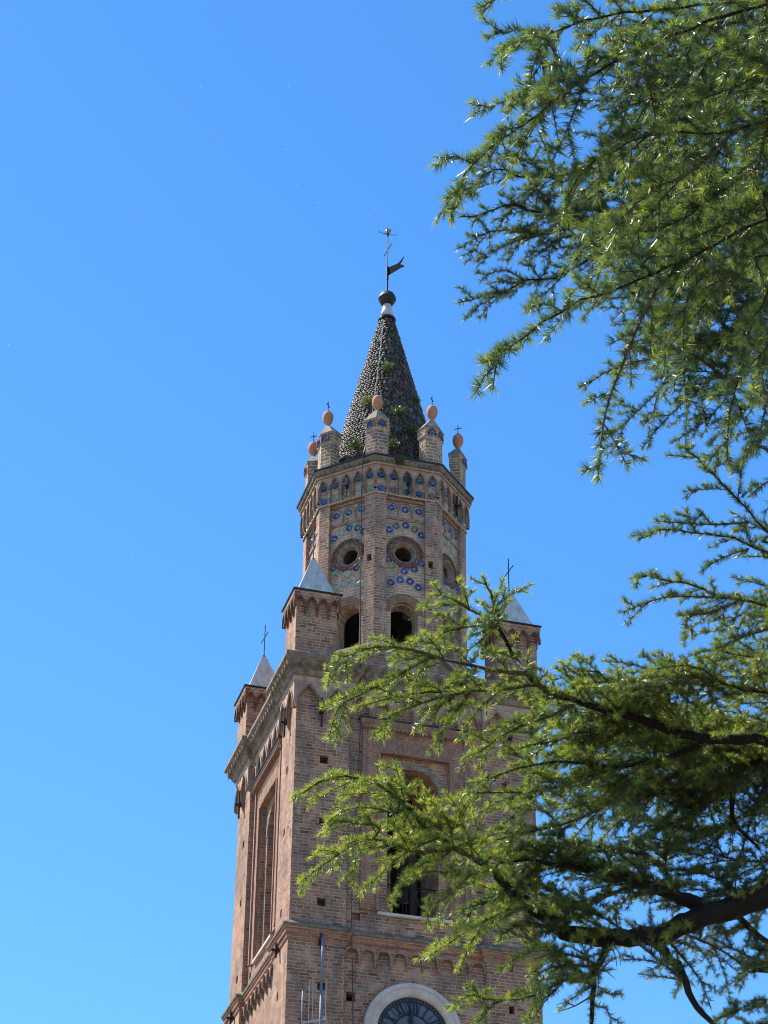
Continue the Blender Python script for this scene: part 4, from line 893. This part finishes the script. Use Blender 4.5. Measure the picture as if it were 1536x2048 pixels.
bough([([(1640, 1400), (1536, 1388), (1489, 1378), (1445, 1366), (1405, 1340), (1370, 1330), (1314, 1337)], 8.7, 8.3, .018, .002, dict(side=.26, droop=1.0), 1),
       ([(1430, 1358), (1350, 1355), (1310, 1352), (1277, 1360)], 8.5, 8.3, .006, .0016, dict(side=.15)),
       ([(1600, 1330), (1540, 1320), (1480, 1310), (1420, 1300), (1390, 1310)], 8.6, 8.4, .010, .002, dict(side=.3))], N2, .45)
# --- the long limb that reaches across the tower
low_ = dict(side=.33, droop=1.3, every=.068)
bough([([(1640, 1480), (1536, 1479), (1456, 1479), (1387, 1472), (1314, 1450), (1248, 1428), (1197, 1417), (1146, 1397), (1091, 1378), (1047, 1345), (1018, 1300), (999, 1262), (992, 1223), (982, 1188), (966, 1152)], 9.0, 8.5, .048, .0025, dict(low_, side=.13, bare=.42, droop=.2), 1),
       ([(1049, 1346), (982, 1339), (940, 1330), (890, 1320), (859, 1316), (785, 1357), (715, 1392), (676, 1416), (658, 1478)], 8.5, 8.3, .012, .0018, dict(low_, side=.22)),
       ([(890, 1320), (827, 1300), (771, 1293), (736, 1297), (694, 1311), (665, 1332), (656, 1372)], 8.4, 8.3, .007, .0016, dict(low_, side=.17)),
       ([(992, 1255), (954, 1251), (897, 1262), (850, 1278), (800, 1300)], 8.5, 8.4, .007, .0016, dict(low_, side=.2)),
       ([(980, 1240), (940, 1220), (905, 1198), (866, 1190), (850, 1214)], 8.5, 8.4, .007, .0016, dict(low_, side=.17)),
       ([(990, 1215), (1020, 1190), (1040, 1180), (1060, 1170)], 8.5, 8.5, .003, .0014, dict(side=.035, droop=.2)),
       ([(1146, 1397), (1087, 1374), (1052, 1371), (1000, 1381), (929, 1381), (883, 1383), (827, 1387), (757, 1402), (711, 1416)], 8.7, 8.4, .010, .0018, dict(low_, side=.22)),
       ([(929, 1383), (866, 1399), (827, 1413), (778, 1434), (768, 1480)], 8.5, 8.4, .006, .0016, dict(low_, side=.2)),
       ([(940, 1385), (912, 1423), (887, 1462), (859, 1504)], 8.5, 8.4, .006, .0016, dict(low_, side=.17)),
       ([(1146, 1410), (1100, 1432), (1052, 1448), (1000, 1473), (964, 1501), (925, 1517)], 8.7, 8.5, .008, .0016, dict(low_, side=.24)),
       ([(1248, 1428), (1200, 1385), (1150, 1345), (1120, 1325)], 8.8, 8.8, .007, .0016, dict(side=.26, droop=.5)),
       ([(1197, 1417), (1160, 1370), (1110, 1335)], 8.8, 8.8, .006, .0016, dict(side=.22, droop=.5)),
       ([(1387, 1472), (1340, 1420), (1300, 1385), (1262, 1390)], 8.9, 8.8, .008, .0016, dict(side=.28, droop=.5))], N2, .63)
bough([([(1412, 1483), (1358, 1508), (1329, 1519), (1292, 1526), (1226, 1534), (1190, 1534), (1146, 1526), (1073, 1530), (1000, 1545), (960, 1570)], 9.0, 8.7, .014, .002, dict(low_, side=.34)),
       ([(1307, 1526), (1270, 1566), (1226, 1599), (1186, 1625), (1120, 1650), (1050, 1665), (990, 1680), (940, 1690)], 9.0, 8.6, .011, .0018, dict(low_, side=.34)),
       ([(1226, 1534), (1160, 1560), (1090, 1580), (1020, 1585), (950, 1585), (905, 1600)], 8.9, 8.6, .008, .0016, dict(low_, side=.28)),
       ([(1500, 1490), (1430, 1520), (1360, 1545), (1300, 1580), (1240, 1640), (1200, 1680)], 9.3, 9.0, .010, .002, dict(low_, side=.36)),
       ([(1180, 1460), (1120, 1480), (1060, 1490), (1000, 1510)], 8.9, 8.7, .007, .0016, dict(low_, side=.3)),
       ([(1300, 1450), (1230, 1470), (1170, 1490), (1110, 1500)], 9.0, 8.9, .008, .0016, dict(low_, side=.34))], N2, .55)
bough([([(1640, 1440), (1560, 1490), (1511, 1534), (1482, 1552), (1438, 1563), (1383, 1576), (1329, 1578), (1270, 1600), (1200, 1600), (1130, 1620)], 9.4, 9.0, .040, .003, dict(low_, side=.36, bare=.4), 1),
       ([(1475, 1556), (1464, 1592), (1466, 1640), (1497, 1676), (1520, 1700)], 9.3, 9.3, .020, .004, dict(low_, side=.3)),
       ([(1466, 1640), (1410, 1670), (1350, 1690), (1290, 1700)], 9.3, 9.1, .008, .002, dict(low_, side=.34)),
       ([(1430, 1565), (1390, 1620), (1340, 1650), (1270, 1680)], 9.3, 9.1, .008, .002, dict(low_, side=.34)),
       ([(1600, 1560), (1540, 1600), (1500, 1620), (1450, 1650)], 9.5, 9.3, .010, .002, dict(low_, side=.36))], N2, .30)  # low tone paints interior shade into the needles
# --- the heavy low limb and the sprays it carries
bough([([(1640, 1745), (1536, 1789), (1493, 1804), (1438, 1822), (1383, 1842), (1347, 1858), (1310, 1872), (1256, 1880), (1219, 1877), (1164, 1871), (1128, 1860), (1106, 1842), (1088, 1828), (1055, 1808), (1037, 1796)], 9.0, 8.7, .080, .022, dict(side=.2, bare=.45, every=.10), 1),
       ([(1037, 1796), (1010, 1770), (985, 1735), (945, 1714), (905, 1696), (876, 1675), (848, 1652), (820, 1622), (800, 1600), (770, 1575), (720, 1556), (660, 1555), (620, 1570), (584, 1600)], 8.7, 8.3, .020, .0018, dict(low_, side=.24)),
       ([(800, 1600), (780, 1570), (765, 1550)], 8.4, 8.4, .004, .0016, dict(side=.14, droop=.2)),
       ([(848, 1652), (860, 1610), (850, 1580)], 8.5, 8.5, .004, .0016, dict(side=.18, droop=.2)),
       ([(905, 1698), (820, 1702), (771, 1680), (718, 1683), (680, 1707), (644, 1731), (613, 1756), (601, 1786)], 8.5, 8.3, .009, .0016, dict(low_, side=.18)),
       ([(785, 1690), (757, 1694), (722, 1700), (708, 1740), (708, 1774)], 8.4, 8.3, .005, .0016, dict(low_, side=.16)),
       ([(760, 1660), (746, 1650), (708, 1647), (672, 1642), (651, 1666)], 8.4, 8.3, .005, .0016, dict(low_, side=.18)),
       ([(905, 1698), (902, 1660), (885, 1625), (862, 1602)], 8.5, 8.4, .005, .0016, dict(low_, side=.18, droop=.6)), ([(945, 1714), (930, 1660), (915, 1615), (890, 1585)], 8.5, 8.4, .005, .0016, dict(low_, side=.18, droop=.6)), ([(905, 1696), (880, 1720), (850, 1725), (820, 1745)], 8.5, 8.4, .005, .0016, dict(low_, side=.18)),
       ([(790, 1625), (740, 1615), (690, 1620), (650, 1650)], 8.4, 8.3, .005, .0016, dict(low_, side=.2)),
       ([(985, 1737), (940, 1750), (897, 1748), (869, 1742), (827, 1752), (799, 1777), (783, 1817)], 8.5, 8.3, .007, .0016, dict(low_, side=.18)),
       ([(940, 1750), (912, 1777), (885, 1800), (859, 1812), (852, 1858)], 8.4, 8.3, .006, .0016, dict(low_, side=.15)),
       ([(880, 1675), (840, 1690), (790, 1720), (750, 1760), (720, 1790)], 8.5, 8.4, .005, .0016, dict(low_, side=.2)),
       ([(1060, 1815), (1014, 1819), (968, 1844), (929, 1865), (900, 1885), (859, 1912)], 8.6, 8.3, .008, .0016, dict(low_, side=.2)),
       ([(968, 1844), (940, 1890), (919, 1940)], 8.5, 8.4, .005, .0016, dict(low_, side=.14))], N2, .76)
bough([([(1398, 1811), (1358, 1796), (1321, 1778), (1277, 1764), (1234, 1753), (1190, 1745), (1157, 1734), (1113, 1731), (1055, 1720), (1000, 1725)], 9.0, 8.7, .030, .004, dict(low_, side=.30, every=.07)),
       ([(1277, 1764), (1220, 1790), (1150, 1805), (1080, 1770), (1030, 1750)], 9.0, 8.8, .010, .002, dict(low_, side=.34)),
       ([(1190, 1745), (1140, 1700), (1080, 1690), (1020, 1700), (970, 1720)], 8.9, 8.7, .008, .0018, dict(low_, side=.34)),
       ([(1358, 1796), (1330, 1740), (1290, 1710), (1230, 1700), (1170, 1690)], 9.1, 8.9, .010, .002, dict(low_, side=.34)),
       ([(1480, 1800), (1440, 1760), (1380, 1740), (1320, 1740)], 9.2, 9.0, .010, .002, dict(low_, side=.34)),
       ([(1600, 1700), (1540, 1720), (1470, 1720), (1400, 1700), (1340, 1700)], 9.5, 9.2, .012, .002, dict(low_, side=.34)),
       ([(1130, 1862), (1090, 1850), (1040, 1850), (1000, 1870)], 8.7, 8.6, .007, .0018, dict(low_, side=.26))], N2, .32)  # inner bough, shade put into its needle tone
bough([([(1225, 1880), (1212, 1892), (1201, 1921), (1183, 1954), (1186, 1994), (1185, 2060), (1190, 2120)], 8.8, 8.7, .018, .006, dict(low_, side=.16, every=.09)),
       ([(1228, 1892), (1238, 1905), (1241, 1930)], 8.8, 8.7, .003, .001, dict(dead=1)), ([(1222, 1892), (1230, 1910), (1234, 1934)], 8.8, 8.7, .003, .001, dict(dead=1)), ([(1200, 1925), (1212, 1942), (1230, 1957)], 8.8, 8.75, .003, .001, dict(dead=1)), ([(1186, 1990), (1150, 2012), (1120, 2022)], 8.7, 8.7, .004, .0012, dict(dead=1)), ([(1150, 2012), (1130, 2005), (1112, 2010)], 8.7, 8.7, .003, .001, dict(dead=1)),
       ([(1185, 1960), (1153, 1954), (1124, 1964), (1084, 1983), (1045, 1998), (982, 1999), (940, 1990), (908, 2008)], 8.7, 8.4, .006, .0016, dict(low_, side=.18)),
       ([(1124, 1964), (1100, 1990), (1070, 2010), (1050, 2050)], 8.6, 8.5, .005, .0016, dict(low_, side=.2)),
       ([(1195, 1930), (1140, 1910), (1090, 1900), (1040, 1910), (1000, 1940)], 8.7, 8.5, .006, .0016, dict(low_, side=.22)),
       ([(1195, 1935), (1150, 1930), (1100, 1935), (1060, 1960)], 8.7, 8.6, .005, .0016, dict(low_, side=.2)),
       ([(1010, 1998), (970, 2020), (950, 2050)], 8.5, 8.4, .004, .0016, dict(low_, side=.16)),
       ([(1186, 1994), (1210, 1985), (1235, 1990)], 8.7, 8.7, .003, .0014, dict(side=.05, droop=.6)),
       ([(1186, 2010), (1215, 2020), (1222, 2050)], 8.7, 8.7, .003, .0014, dict(side=.06, droop=.6))], N2, .55)
bough([([(1305, 1880), (1318, 1892), (1343, 1917), (1365, 1950), (1376, 1983), (1394, 2016), (1427, 2048), (1470, 2100)], 8.9, 8.8, .024, .008, dict(low_, side=.10, every=.16)),
       ([(1325, 1905), (1330, 1918), (1345, 1930)], 8.9, 8.9, .003, .001, dict(dead=1)), ([(1318, 1895), (1322, 1915), (1338, 1928)], 8.9, 8.85, .003, .001, dict(dead=1)),
       ([(1350, 1865), (1400, 1880), (1450, 1905), (1490, 1940), (1480, 1980)], 9.1, 9.1, .010, .002, dict(low_, side=.22)),
       ([(1335, 1880), (1370, 1920), (1400, 1960), (1420, 2010)], 9.0, 9.0, .007, .002, dict(low_, side=.14)),
       ([(1640, 1930), (1536, 1884), (1486, 1840), (1460, 1825)], 9.3, 9.0, .014, .012, dict(low_, side=.1, every=.2)),
       ([(1500, 1860), (1520, 1900), (1500, 1940), (1470, 1970)], 9.1, 9.0, .006, .0018, dict(low_, side=.18)),
       ([(1600, 2010), (1536, 2000), (1500, 2010), (1460, 2030), (1430, 2040)], 9.0, 8.8, .010, .002, dict(low_, side=.30), 1),
       ([(1600, 1900), (1560, 1920), (1530, 1925), (1490, 1935)], 9.0, 8.9, .007, .0018, dict(low_, side=.2)),
       ([(1640, 2080), (1560, 2050), (1500, 2050), (1440, 2070)], 8.9, 8.8, .010, .002, dict(low_, side=.30), 1)], N2, .42)
# --- boughs further round the crown, filling it out behind the traced ones
def in_poly(u, v, poly):
    c = False
    for i in range(len(poly)):
        (x0, y0), (x1, y1) = poly[i - 1], poly[i]
        if (y0 > v) != (y1 > v) and u < (x1 - x0) * (v - y0) / (y1 - y0) + x0: c = not c
    return c
def fill(poly, n, d0, d1, side, reach=1.1):
    own = [(p, q) for q in BOUGHS for p in q.paths[:4]]; src = np.concatenate([p for p, q in own]); who = np.concatenate([[i] * len(p) for i, (p, q) in enumerate(own)])
    us = [p[0] for p in poly]; vs = [p[1] for p in poly]; made = 0
    while made < n:
        u, v = random.uniform(min(us), max(us)), random.uniform(min(vs), max(vs))
        if not in_poly(u, v, poly): continue
        e = np.array(to_local(at(u, v, random.uniform(d0, d1)))); dd = src - e; L = np.linalg.norm(dd, axis=1)
        ok = np.where((dd[:, 0] > .22 * reach) & (L < reach) & (L > .3) & (dd[:, 2] > -.35))[0]
        made += .2
        if not len(ok): continue
        j = random.choice(list(ok)); p = src[j]; m = (p + e) / 2 + UPV * random.uniform(.02, .16) + rng.normal(size=3) * .05
        own[who[j]][1].branch([p, m, e], .006, .0016, side=side, droop=1.2, every=.06, snap=False); made += .8
fill([(1000, 1500), (1130, 1440), (1540, 1500), (1540, 1760), (1330, 1830), (1190, 1850), (1090, 1790), (1000, 1700), (900, 1640)], 17, 9.2, 10.2, .26)
fill([(900, 1640), (1010, 1600), (1110, 1820), (1090, 1960), (1000, 1900), (880, 1860)], 9, 8.5, 9.0, .2)
fill([(1050, 1400), (1260, 1400), (1360, 1480), (1100, 1540), (960, 1540), (930, 1440)], 8, 8.9, 9.5, .22)
fill([(1120, 40), (1540, 10), (1540, 760), (1400, 720), (1250, 640), (1130, 470), (1080, 250)], 34, 8.0, 10.2, .26, reach=1.5)
fill([(1430, 1220), (1540, 1150), (1540, 1480), (1330, 1400)], 7, 8.9, 9.9, .24)
fill([(1400, 1850), (1540, 1860), (1540, 1940), (1420, 1930)], 3, 8.9, 9.4, .16)
# poplar fluff drifting in the air between the eye and the tower
M['fluff'] = mottled('seed_fluff', (0.75, 0.75, 0.72), (0.85, 0.85, 0.82), 5, bump=0)
for i, (u, v) in enumerate([(795, 92), (577, 172), (402, 172), (375, 197), (16, 188), (42, 56), (277, 235), (425, 277), (573, 300), (595, 371), (637, 405), (748, 420), (533, 467), (270, 435), (18, 690), (372, 690), (140, 912), (95, 985), (263, 1108), (1047, 748), (1233, 1005), (1243, 990), (383, 1856)]):
    so_ = empty('seed_fluff', at(u, v, random.uniform(9, 16)), 'tiny white tuft of seed fluff drifting in the open sky', 'seed fluff', 'seed fluff drifting in the sky')
    d = rng.normal(size=(26, 3)); d /= np.linalg.norm(d, axis=1)[:, None]
    fo = needles_mesh('fibres', np.zeros((26, 3)), d, rng.uniform(.004, .009, 26), np.full(26, .0014), np.zeros(26), M['fluff'], so_)
    sd = MB(); sd.lathe([(.0002, -.001), (.0008, 0), (.0002, .001)], 6); sd.build('seed', M['twig'], so_)
tot = 0
tk = Wood(); zt = np.array((0, .3, 1, 2, 4, 6, 8, 10.5, 13)); tk.tube(np.stack([.05 * np.sin(zt), .04 * np.cos(zt * .8), zt], 1), np.array((.52, .42, .36, .34, .31, .27, .22, .13, .02)), 20)
tk.build('trunk', M['bark'], cedar)
for b in BOUGHS: tot += b.build('bough', cedar)
print('needles', tot)
